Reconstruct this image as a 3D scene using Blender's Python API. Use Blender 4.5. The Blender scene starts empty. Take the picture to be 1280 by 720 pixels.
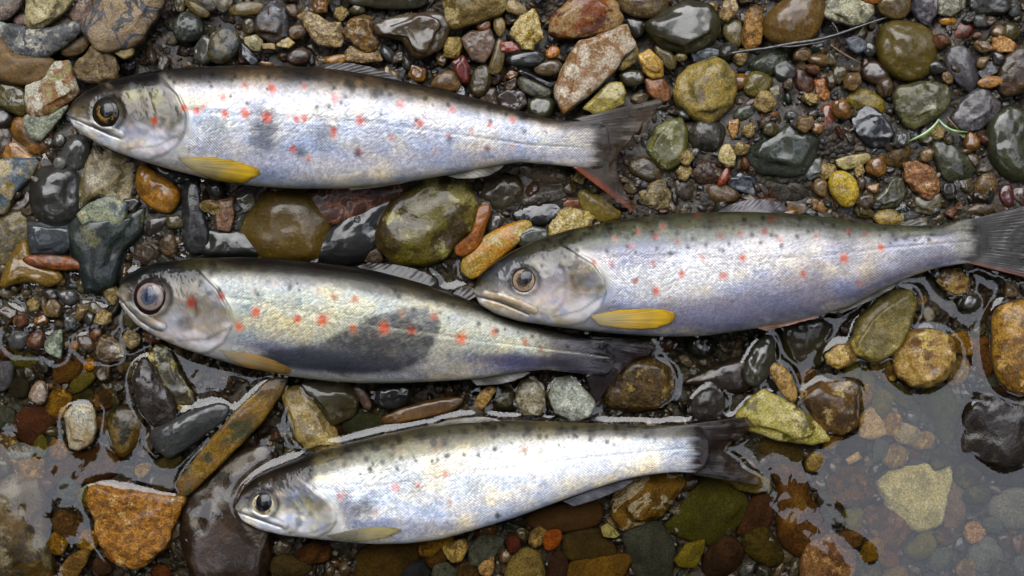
import bpy, math, random
import numpy as np
from mathutils import Vector

# ------------------------------------------------------------------ scale
K = 0.0003            # metres covered by one pixel of the 1280 px wide photograph at the water level
CAM_H = 0.62          # camera height above the water
SC = bpy.context.scene
COL = SC.collection

def hexlin(h, f=1.0):
    v = [int(h[i:i+2], 16)/255 for i in (0, 2, 4)]
    return tuple(f*(c/12.92 if c <= 0.04045 else ((c+0.055)/1.055)**2.4) for c in v)

def wx(px, zpx=0.0):
    return (np.asarray(px, float)-640)*K*(1-np.asarray(zpx, float)*K/CAM_H)
def wy(py, zpx=0.0):
    return (360-np.asarray(py, float))*K*(1-np.asarray(zpx, float)*K/CAM_H)

# ------------------------------------------------------------------ camera
cam_d = bpy.data.cameras.new('camera')
cam_d.sensor_width = 36.0
cam_d.lens = 36.0*CAM_H/(1280*K)
cam_d.clip_start = 0.02
cam_d.clip_end = 400.0
cam = bpy.data.objects.new('camera', cam_d)
cam.location = (0, 0, CAM_H)
cam.rotation_euler = (0, 0, 0)
COL.objects.link(cam)
SC.camera = cam

# ------------------------------------------------------------------ overcast daylight
SUN_EL, SUN_AZ = math.radians(50), math.radians(-18)   # sun up and to the left of the frame
world = bpy.data.worlds.new('World')
SC.world = world
world.use_nodes = True
wn = world.node_tree
wn.nodes.clear()
sky = wn.nodes.new('ShaderNodeTexSky')
sky.sky_type = 'NISHITA'
sky.sun_disc = False
sky.sun_elevation = SUN_EL
sky.sun_rotation = SUN_AZ
sky.air_density = 1.0
sky.dust_density = 0.4
hs = wn.nodes.new('ShaderNodeHueSaturation')
hs.inputs['Saturation'].default_value = 0.3            # cloud cover greys the blue
bg = wn.nodes.new('ShaderNodeBackground')
bg.inputs['Strength'].default_value = 0.15
wo = wn.nodes.new('ShaderNodeOutputWorld')
wn.links.new(sky.outputs[0], hs.inputs['Color'])
wn.links.new(hs.outputs[0], bg.inputs['Color'])
wn.links.new(bg.outputs[0], wo.inputs['Surface'])

sun_d = bpy.data.lights.new('sun', 'SUN')
sun_d.energy = 0.66
sun_d.angle = math.radians(70)
sun_d.color = (1.0, 0.96, 0.9)
sun = bpy.data.objects.new('sun', sun_d)
sd = Vector((math.sin(SUN_AZ)*math.cos(SUN_EL), math.cos(SUN_AZ)*math.cos(SUN_EL), math.sin(SUN_EL)))
sun.rotation_euler = sd.to_track_quat('Z', 'Y').to_euler()
sun.location = sd*3
COL.objects.link(sun)

SC.view_settings.view_transform = 'Standard'
SC.view_settings.look = 'None'
SC.view_settings.exposure = 3.2
SC.view_settings.gamma = 1.0
SC.view_settings.use_curve_mapping = False
SC.cycles.max_bounces = 8
SC.cycles.transparent_max_bounces = 12
SC.cycles.caustics_reflective = False
SC.cycles.caustics_refractive = False

# ------------------------------------------------------------------ helpers
def new_mesh(name, V, F, mat=None, smooth=True):
    """V (n,3) array, F (m,k) int array (k=3 or 4) -> mesh"""
    me = bpy.data.meshes.new(name)
    V = np.ascontiguousarray(V, dtype=np.float32); F = np.ascontiguousarray(F, dtype=np.int32)
    k = F.shape[1]
    me.vertices.add(len(V)); me.vertices.foreach_set('co', V.ravel())
    me.loops.add(F.size); me.loops.foreach_set('vertex_index', F.ravel())
    me.polygons.add(len(F))
    me.polygons.foreach_set('loop_start', np.arange(0, F.size, k, dtype=np.int32))
    me.polygons.foreach_set('loop_total', np.full(len(F), k, dtype=np.int32))
    me.polygons.foreach_set('use_smooth', np.full(len(F), smooth, dtype=bool))
    if mat: me.materials.append(mat)
    me.update(calc_edges=True)
    return me

def link(name, me, parent=None, loc=None):
    o = bpy.data.objects.new(name, me)
    COL.objects.link(o)
    if parent is not None: o.parent = parent
    if loc is not None: o.location = loc
    return o

def tag(o, label=None, cat=None, group=None, kind=None):
    if label: o['label'] = label
    if cat: o['category'] = cat
    if group: o['group'] = group
    if kind: o['kind'] = kind
    return o

def empty(name, loc=(0, 0, 0)):
    o = bpy.data.objects.new(name, None)
    o.empty_display_size = 0.01
    o.location = loc
    COL.objects.link(o)
    return o

def smooth01(a, b, x):
    t = np.clip((np.asarray(x, float)-a)/(b-a), 0, 1)
    return t*t*(3-2*t)

_rng0 = np.random.RandomState(7)
_LAT = _rng0.rand(32, 32, 32)
def vnoise(P):
    """smooth value noise in [-1,1] for points P (n,3)"""
    P = np.asarray(P, float)
    i = np.floor(P).astype(int); f = P-i; f = f*f*(3-2*f)
    r = 0
    for a in (0, 1):
        for b in (0, 1):
            for c in (0, 1):
                w = (f[:, 0] if a else 1-f[:, 0])*(f[:, 1] if b else 1-f[:, 1])*(f[:, 2] if c else 1-f[:, 2])
                r = r+w*_LAT[(i[:, 0]+a) % 32, (i[:, 1]+b) % 32, (i[:, 2]+c) % 32]
    return 2*r-1
def fnoise(P, octv=3, gain=0.5):
    s = 0; a = 1.0; q = np.array(P, float)
    for k in range(octv):
        s = s+a*vnoise(q+17.3*k); q = q*2.03; a *= gain
    return s

def icosphere(n):
    t = (1+5**.5)/2
    V = [(-1, t, 0), (1, t, 0), (-1, -t, 0), (1, -t, 0), (0, -1, t), (0, 1, t), (0, -1, -t), (0, 1, -t), (t, 0, -1), (t, 0, 1), (-t, 0, -1), (-t, 0, 1)]
    F = [(0, 11, 5), (0, 5, 1), (0, 1, 7), (0, 7, 10), (0, 10, 11), (1, 5, 9), (5, 11, 4), (11, 10, 2), (10, 7, 6), (7, 1, 8), (3, 9, 4), (3, 4, 2), (3, 2, 6), (3, 6, 8), (3, 8, 9), (4, 9, 5), (2, 4, 11), (6, 2, 10), (8, 6, 7), (9, 8, 1)]
    V = [np.array(v)/np.linalg.norm(v) for v in V]
    for _ in range(n):
        cache = {}; G = []
        def mid(a, b):
            k = (min(a, b), max(a, b))
            if k not in cache:
                m = V[a]+V[b]; V.append(m/np.linalg.norm(m)); cache[k] = len(V)-1
            return cache[k]
        for a, b, c in F:
            ab, bc, ca = mid(a, b), mid(b, c), mid(c, a)
            G += [(a, ab, ca), (b, bc, ab), (c, ca, bc), (ab, bc, ca)]
        F = G
    return np.array(V), np.array(F)
ICO = {n: icosphere(n) for n in (1, 2, 3, 4)}

# a coarse record of what stands where, used to raise the water's edge where it wets a stone or a fish
GR = 2.0
GX0, GX1, GY0, GY1 = -60, 1340, 180, 780
GNX, GNY = int((GX1-GX0)/GR), int((GY1-GY0)/GR)
TOP = np.full((GNY, GNX), -1e3)
def splat(X, Y, Z):
    """record tops: photo-pixel coordinates at the water level"""
    i = ((X-GX0)/GR).astype(int); j = ((Y-GY0)/GR).astype(int)
    m = (i >= 0) & (i < GNX) & (j >= 0) & (j < GNY)
    np.maximum.at(TOP, (j[m], i[m]), Z[m])
def splat_world(V):
    splat(V[:, 0]/K+640, 360-V[:, 1]/K, V[:, 2]/K)

# ------------------------------------------------------------------ node helpers
class NT:
    def __init__(self, name):
        self.m = bpy.data.materials.new(name); self.m.use_nodes = True
        self.t = self.m.node_tree; self.t.nodes.clear()
        self.out = self.n('ShaderNodeOutputMaterial')
    def n(self, typ, ins=None, **kw):
        nd = self.t.nodes.new(typ)
        for k, v in kw.items(): setattr(nd, k, v)
        for k, v in (ins or {}).items():
            if hasattr(v, 'links') or isinstance(v, bpy.types.NodeSocket): self.t.links.new(v, nd.inputs[k])
            else: nd.inputs[k].default_value = v
        return nd
    def noise(self, vec, scale, detail=4, rough=0.55, dist=0.0):
        return self.n('ShaderNodeTexNoise', {'Vector': vec, 'Scale': scale, 'Detail': detail, 'Roughness': rough, 'Distortion': dist}).outputs['Fac']
    def ramp(self, fac, a, b, smooth=True):
        r = self.n('ShaderNodeMapRange', {0: fac, 1: a, 2: b, 3: 0.0, 4: 1.0})
        r.interpolation_type = 'SMOOTHSTEP' if smooth else 'LINEAR'
        return r.outputs[0]
    def mix(self, fac, a, b, mode='MIX'):
        nd = self.n('ShaderNodeMix', data_type='RGBA', blend_type=mode)
        for idx, v in ((0, fac), (6, a), (7, b)):
            if isinstance(v, bpy.types.NodeSocket): self.t.links.new(v, nd.inputs[idx])
            elif idx == 0: nd.inputs[0].default_value = v
            else: nd.inputs[idx].default_value = (*v[:3], 1)
        return nd.outputs[2]
    def math(self, op, a, b=0.0, c=None):
        d = {0: a, 1: b}
        if c is not None: d[2] = c
        return self.n('ShaderNodeMath', d, operation=op).outputs[0]
    def bump(self, h, strength, dist, normal=None):
        d = {'Height': h, 'Strength': strength, 'Distance': dist}
        if normal is not None: d['Normal'] = normal
        return self.n('ShaderNodeBump', d).outputs[0]
    def done(self, shader):
        self.t.links.new(shader, self.out.inputs['Surface']); return self.m

ALB = 0.285
def stone_material(code, cols, size, seed, dry=False, sunk=False):
    """one stone's own procedural rock: code = pattern, size = photo pixels across"""
    rnd = random.Random(seed)
    T = NT('stone_surface')
    c = []
    for h in cols:
        r, g, b_ = hexlin(h, ALB); l = 0.3*r+0.55*g+0.15*b_
        sat = 1.3 if (max(r, g, b_)-min(r, g, b_)) < 0.7*max(r, g, b_) else 1.05
        c.append(tuple(max(l+(q-l)*sat, 0.002) for q in (r*1.03, g, b_*0.9)))
    c = [tuple(q*(1.35 if 0.3*k[0]+0.55*k[1]+0.15*k[2] > 0.24*ALB else 1.0) for q in k) for k in c]
    if sunk: c = [tuple(q*1.3 for q in k) for k in c]
    while len(c) < 3: c.append(c[1] if len(c) > 1 else c[0])
    tc = T.n('ShaderNodeTexCoord').outputs['Object']
    mp = T.n('ShaderNodeMapping', {'Vector': tc, 'Location': [rnd.uniform(-40, 40) for _ in range(3)],
             'Rotation': [rnd.uniform(0, 6.3) for _ in range(3)], 'Scale': (1/K/40,)*3}).outputs[0]   # unit = 40 photo pixels
    big = T.noise(mp, 40/max(size*0.55, 8), 5, 0.6, 0.4)
    med = T.noise(mp, 5.0, 5, 0.62)
    fin = T.noise(mp, 17.0, 3, 0.65)
    if code == 'p':
        col = T.mix(T.ramp(big, 0.35, 0.68), c[0], c[1])
        col = T.mix(T.math('MULTIPLY', T.ramp(med, 0.52, 0.72), 0.5), col, c[2])
    elif code == 's':
        col = T.mix(T.ramp(fin, 0.42, 0.6), c[0], c[1])
        col = T.mix(T.ramp(T.noise(mp, 9, 3), 0.52, 0.7), col, c[2])
        col = T.mix(T.math('MULTIPLY', T.ramp(big, 0.4, 0.65), 0.35), col, c[1])
    elif code == 'm':
        col = T.mix(T.ramp(T.math('ADD', big, T.math('MULTIPLY', T.math('SUBTRACT', med, 0.5), 0.35)), 0.45, 0.56), c[0], c[1])
        col = T.mix(T.ramp(T.noise(mp, 40/max(size*0.4, 8), 5, 0.65), 0.54, 0.62), col, c[2])
    elif code == 'v':
        col = T.mix(T.ramp(big, 0.35, 0.65), c[0], c[1])
        v = T.math('ABSOLUTE', T.math('SUBTRACT', T.noise(mp, 40/max(size*0.7, 8), 4, 0.6, 1.2), 0.5))
        col = T.mix(T.ramp(v, 0.045, 0.012), col, c[2])
    elif code == 'b':
        w = T.n('ShaderNodeTexWave', {'Vector': mp, 'Scale': 1.6, 'Distortion': 3.0, 'Detail': 3.0, 'Detail Scale': 1.2}).outputs['Fac']
        col = T.mix(w, c[0], c[1]); col = T.mix(T.ramp(med, 0.55, 0.7), col, c[2])
    elif code == 'g':
        vo = T.n('ShaderNodeTexVoronoi', {'Vector': mp, 'Scale': 9.0})
        cr = T.n('ShaderNodeSeparateColor', {0: vo.outputs['Color']}).outputs[0]
        col = T.mix(T.ramp(cr, 0.3, 0.45), c[0], c[1]); col = T.mix(T.ramp(cr, 0.68, 0.8), col, c[2])
        col = T.mix(T.ramp(big, 0.4, 0.65), col, c[2])
    else:  # k: crusted
        col = T.mix(T.ramp(med, 0.42, 0.6), c[0], c[1])
        col = T.mix(T.ramp(T.noise(mp, 3.2, 5, 0.7), 0.56, 0.66), col, c[2])
    # grain and small dark pits
    col = T.mix(T.ramp(fin, 0.3, 0.7), T.mix(1.0, col, (0.5, 0.48, 0.46), 'MULTIPLY'), T.mix(1.0, col, (1.35, 1.33, 1.3), 'MULTIPLY'))
    sil = T.ramp(T.noise(mp, 1.7, 5, 0.7), 0.5, 0.75)
    col = T.mix(T.math('MULTIPLY', sil, 0.22), col, hexlin('4a3c28', ALB))
    pit = T.ramp(T.noise(mp, 12.0, 2, 0.5), 0.72, 0.66)
    col = T.mix(pit, T.mix(1.0, col, (0.35, 0.32, 0.3), 'MULTIPLY'), col)
    # hairline cracks
    crk = T.math('ABSOLUTE', T.math('SUBTRACT', T.noise(mp, 1.1, 3, 0.55, 1.6), 0.5))
    crkm = T.ramp(crk, 0.004, 0.012)
    col = T.mix(T.math('ADD', T.math('MULTIPLY', crkm, 0.3), 0.7), T.mix(1.0, col, (0.3, 0.27, 0.24), 'MULTIPLY'), col)
    rough = {'k': 1.5, 'g': 1.0, 'm': 0.9, 's': 0.7, 'v': 0.8, 'b': 0.8, 'p': 0.55}[code]
    h = T.math('ADD', T.math('MULTIPLY', med, 1.0), T.math('MULTIPLY', fin, 0.35))
    h = T.math('ADD', h, T.math('MULTIPLY', crkm, 0.1))
    nb = T.bump(h, min(1.0, 0.6*rough), 0.0012*rough)
    if sunk:      # under water there is no wet sheen
        b = T.n('ShaderNodeBsdfPrincipled', {'Base Color': col, 'Roughness': 0.8, 'Specular IOR Level': 0.05, 'Normal': nb})
    elif dry:
        b = T.n('ShaderNodeBsdfPrincipled', {'Base Color': col, 'Roughness': 0.7, 'Specular IOR Level': 0.3, 'Normal': nb,
                'Coat Weight': 0.12, 'Coat Roughness': 0.3})
    else:
        # some stones are merely damp, the dark smooth ones carry a film of water
        lum = 0.3*c[0][0]+0.55*c[0][1]+0.15*c[0][2]
        wet = {'p': 0.9, 's': 0.75, 'b': 0.7, 'v': 0.6, 'm': 0.55, 'g': 0.4, 'k': 0.45}[code]*(1.15 if lum < 0.02 else 0.9 if lum < 0.06 else 0.6)*rnd.uniform(0.7, 1.25)
        nc = T.bump(T.math('ADD', T.math('MULTIPLY', T.noise(mp, 2.2, 2, 0.5), 0.5), T.math('MULTIPLY', h, 0.3)), 0.45*(0.4 if code in 'pb' else 1.0), 0.0008*(0.4+0.7*rough))
        film = T.math('MULTIPLY', min(wet, 1.0), T.math('ADD', 0.45, T.math('MULTIPLY', T.ramp(T.noise(mp, 2.0, 4, 0.6), 0.36, 0.52), 0.55)))
        b = T.n('ShaderNodeBsdfPrincipled', {'Base Color': col, 'Roughness': T.math('ADD', 0.4, T.math('MULTIPLY', fin, 0.3)),
                'Specular IOR Level': 0.14, 'Normal': nb, 'Coat Weight': film, 'Coat Roughness': rnd.uniform(0.03, 0.1), 'Coat IOR': 1.4, 'Coat Normal': nc})
    return T.done(b.outputs[0])
# ------------------------------------------------------------------ riverbed and added unseen banks: one sheet out to the horizon
def ground_z(px, py):
    """height of the gritty bed, in photo pixels, water level = 0"""
    px = np.asarray(px, float); py = np.asarray(py, float)
    d = smooth01(235, 470, py)
    z = 5 - 24*d - 9*smooth01(520, 660, py) - 15*smooth01(195, 120, py)
    left_bar = np.exp(-((px-60)/130)**2-((py-405)/60)**2)
    right_bar = np.exp(-((px-1240)/60)**2-((py-420)/90)**2)
    z = z+12*left_bar+5*right_bar
    grit = np.exp(-((px-1010)/90)**2-((py-130)/60)**2)+np.exp(-((px-1215)/60)**2-((py-60)/60)**2)
    return z+19*np.clip(1.3*grit, 0, 1)*smooth01(240, 190, py)

def make_ground():
    xi = np.concatenate([np.linspace(-0.36, 0.36, 300)])
    ext = 0.36+np.cumsum(np.geomspace(0.01, 9, 60))
    xs = np.concatenate([-ext[::-1], xi, ext])
    yi = np.linspace(-0.26, 0.26, 220)
    ys = np.concatenate([-(ext-0.10)[::-1], yi, ext-0.10])
    X, Y = np.meshgrid(xs, ys)
    px = X/K+640; py = 360-Y/K
    Z = ground_z(np.clip(px, -400, 1700), np.clip(py, -300, 1000))*K
    P = np.stack([X.ravel(), Y.ravel(), np.zeros(X.size)], 1)
    Z = Z+0.0012*fnoise(P*120, 3).reshape(X.shape)
    far = np.hypot(X, Y)
    Z = Z+smooth01(0.5, 3, far)*0.08*fnoise(P*1.3, 4).reshape(X.shape)
    # unseen banks rise on every side of the gravel, added to narrow the sky
    side = np.maximum(np.abs(X)*1.35, np.where(Y > 0, Y*0.95, -Y*1.2))+0.35*fnoise(P*0.8+5, 3).reshape(X.shape)
    Z = Z+smooth01(1.5, 3.0, side)*np.clip(side-1.6, 0, 30)*(0.9+0.15*fnoise(P*0.5+9, 3).reshape(X.shape))*np.where(side < 14, 1, np.clip(14/side, 0.3, 1))
    ny, nx = X.shape
    idx = np.arange(nx*ny).reshape(ny, nx)
    F = np.stack([idx[:-1, :-1], idx[:-1, 1:], idx[1:, 1:], idx[1:, :-1]], -1).reshape(-1, 4)
    T = NT('wet_grit_and_added_bank')
    geo = T.n('ShaderNodeNewGeometry').outputs['Position']
    a = T.noise(geo, 420, 5, 0.7); b = T.noise(geo, 60, 4, 0.6)
    vo = T.n('ShaderNodeTexVoronoi', {'Vector': geo, 'Scale': 520.0})
    cr = T.n('ShaderNodeSeparateColor', {0: vo.outputs['Color']}).outputs[0]
    col = T.mix(T.ramp(cr, 0.2, 0.8), hexlin('231b14', .42), hexlin('4a3826', .42))
    col = T.mix(T.ramp(a, 0.45, 0.65), col, hexlin('17110d', .42))
    col = T.mix(T.ramp(b, 0.5, 0.7), col, hexlin('2e2216', .42))
    sy = T.n('ShaderNodeSeparateXYZ', {0: geo}).outputs[2]
    veg = T.mix(T.ramp(T.noise(geo, 3, 6, 0.7), 0.4, 0.6), hexlin('1a2410', .7), hexlin('2e3818', .7))
    col = T.mix(T.ramp(T.math('ADD', sy, T.math('MULTIPLY', b, 0.3)), 0.12, 0.3), col, veg)
    h = T.math('ADD', T.math('MULTIPLY', vo.outputs['Distance'], -0.9), T.math('MULTIPLY', a, 0.8))
    bs = T.n('ShaderNodeBsdfPrincipled', {'Base Color': col, 'Roughness': 0.4, 'Normal': T.bump(h, 1.0, 0.0011), 'Coat Weight': T.math('MULTIPLY', T.ramp(sy, 0.12, 0.03), 0.22), 'Coat Roughness': 0.2, 'Coat IOR': 1.4, 'Specular IOR Level': 0.2})
    me = new_mesh('riverbed', np.stack([X.ravel(), Y.ravel(), Z.ravel()], 1), F, T.done(bs.outputs[0]))
    o = link('riverbed', me)
    tag(o, kind='structure')
    sel = (np.abs(X) < 0.4) & (np.abs(Y) < 0.3)
    splat(px[sel], py[sel], Z[sel]/K)
make_ground()

# ------------------------------------------------------------------ unseen tree, added and shaped to darken reflections in the water and on the fish
def tube_mesh(pts, radii, sides=9):
    pts = np.array(pts, float); n = len(pts); V = []
    for i in range(n):
        t = pts[min(i+1, n-1)]-pts[max(i-1, 0)]; t /= np.linalg.norm(t)+1e-12
        u = np.cross(t, (0.31, 0.2, 0.93) if abs(t[2]) < 0.9 else (1, 0, 0)); u /= np.linalg.norm(u); v = np.cross(t, u)
        for k in range(sides):
            a = 2*math.pi*k/sides
            V.append(pts[i]+radii[i]*(math.cos(a)*u+math.sin(a)*v))
    V += [pts[0], pts[-1]]
    F = []
    for i in range(n-1):
        for k in range(sides):
            a, b = i*sides+k, i*sides+(k+1) % sides
            F += [(a, b, b+sides), (a, b+sides, a+sides)]
    for k in range(sides):
        F += [(n*sides, (k+1) % sides, k), (n*sides+1, (n-1)*sides+k, (n-1)*sides+(k+1) % sides)]
    return np.array(V), np.array(F)

def make_tree():
    base = (0.5, -3.6, 0.35)
    t = empty('added_tree', base)
    tag(t, 'unseen leafy tree added over the stream, its crown darkening the reflections in the water', 'tree')
    T = NT('bark')
    tc = T.n('ShaderNodeTexCoord').outputs['Object']
    nz = T.noise(tc, 14, 5, 0.7)
    bark = T.done(T.n('ShaderNodeBsdfPrincipled', {'Base Color': T.mix(nz, hexlin('2a241d'), hexlin('57503f')), 'Roughness': 0.9, 'Normal': T.bump(nz, 0.8, 0.02)}).outputs[0])
    T = NT('leaf_green')
    oi = T.n('ShaderNodeTexCoord').outputs['Object']
    ln = T.noise(oi, 3.0, 3)
    leafm = T.done(T.n('ShaderNodeBsdfPrincipled', {'Base Color': T.mix(ln, hexlin('26371a'), hexlin('4b5a28')), 'Roughness': 0.55}).outputs[0])
    tr, tf = tube_mesh([(0, 0, -0.4), (-0.05, 0.1, 0.7), (-0.12, 0.5, 1.5), (-0.25, 1.2, 2.3), (-0.45, 2.3, 2.9), (-0.55, 3.5, 3.15)], [0.17, 0.15, 0.13, 0.1, 0.06, 0.025], 12)
    link('trunk', new_mesh('trunk', tr, tf, bark), t)
    limbs = [[(-0.12, 0.5, 1.5), (0.7, 1.0, 2.2), (1.7, 1.6, 2.6), (2.6, 3.2, 2.7)], [(-0.12, 0.5, 1.5), (-1.1, 0.9, 2.2), (-2.4, 1.5, 2.6), (-3.5, 3.6, 2.6)],
             [(-0.25, 1.2, 2.3), (0.1, 2.0, 2.7), (0.3, 2.9, 3.0)], [(-0.25, 1.2, 2.3), (-1.0, 1.9, 2.8), (-1.5, 2.3, 3.0)]]
    for lb in limbs:
        v, f = tube_mesh(lb, [0.06, 0.045, 0.03, 0.02][:len(lb)], 8)
        link('limb', new_mesh('limb', v, f, bark), t)
    rng = np.random.RandomState(5)
    clumps = []
    # crown centre lines relative to the base: added above the camera to darken reflections
    for cx, cy, cz, rx, ry, rz, n in CROWN:
        clumps.append((np.array([cx, cy, cz])-np.array(base), np.array([rx, ry, rz]), n))
    V = []; F = []
    for c, r, n in clumps:
        d = rng.randn(n, 3); d /= np.linalg.norm(d, axis=1)[:, None]
        p = c+d*r*(rng.rand(n, 1)**0.45)
        s = rng.uniform(0.05, 0.085, n)
        a = rng.randn(n, 3)*[1, 1, 0.45]; a /= np.linalg.norm(a, axis=1)[:, None]
        b = np.cross(a, rng.randn(n, 3)*[0.5, 0.5, 1]); b /= np.linalg.norm(b, axis=1)[:, None]
        a = a*s[:, None]; b = b*s[:, None]*0.62
        nrm = np.cross(a, b)/s[:, None]*0.25
        q = np.stack([p-a, p-0.2*a+b-nrm, p+a*1.1, p-0.2*a-b-nrm], 1).reshape(-1, 3)
        k = len(V) and sum(len(x) for x in V)
        ii = np.arange(n)*4+k
        F.append(np.stack([ii, ii+1, ii+2], 1)); F.append(np.stack([ii, ii+2, ii+3], 1)); V.append(q)
    link('crown', new_mesh('crown', np.concatenate(V), np.concatenate(F), leafm, False), t)
CROWN = [(-0.05, 0.1, 3.3, 0.72, 0.62, 0.3, 3600), (0.0, -0.6, 3.35, 0.62, 0.6, 0.35, 3000), (-0.3, -1.5, 3.4, 1.5, 0.7, 0.45, 4600), (1.1, -1.7, 3.2, 1.1, 0.7, 0.45, 3200),  # clumps placed to darken the mirrored view, gaps left for sky
         (-1.9, -1.7, 3.3, 1.2, 0.8, 0.45, 3400), (0.2, -2.6, 3.1, 1.9, 0.9, 0.7, 4200), (2.4, -1.5, 2.9, 1.0, 1.0, 0.5, 3000), (-2.7, -0.9, 2.9, 1.0, 1.1, 0.6, 3000), (2.7, -0.3, 2.9, 1.0, 1.0, 0.5, 3000),
         (-1.2, 0.05, 3.3, 0.42, 0.4, 0.25, 1300), (1.25, 0.2, 3.3, 0.36, 0.36, 0.25, 1000), (-0.85, -0.8, 3.3, 0.36, 0.3, 0.25, 900), (0.5, -0.75, 3.3, 0.3, 0.3, 0.25, 900),
         (-2.7, 0.5, 2.9, 1.0, 1.0, 0.5, 3000), (2.9, 1.0, 2.9, 1.0, 0.9, 0.5, 2600), (-3.1, 1.8, 2.9, 1.0, 0.9, 0.5, 2400)]
make_tree()
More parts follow.
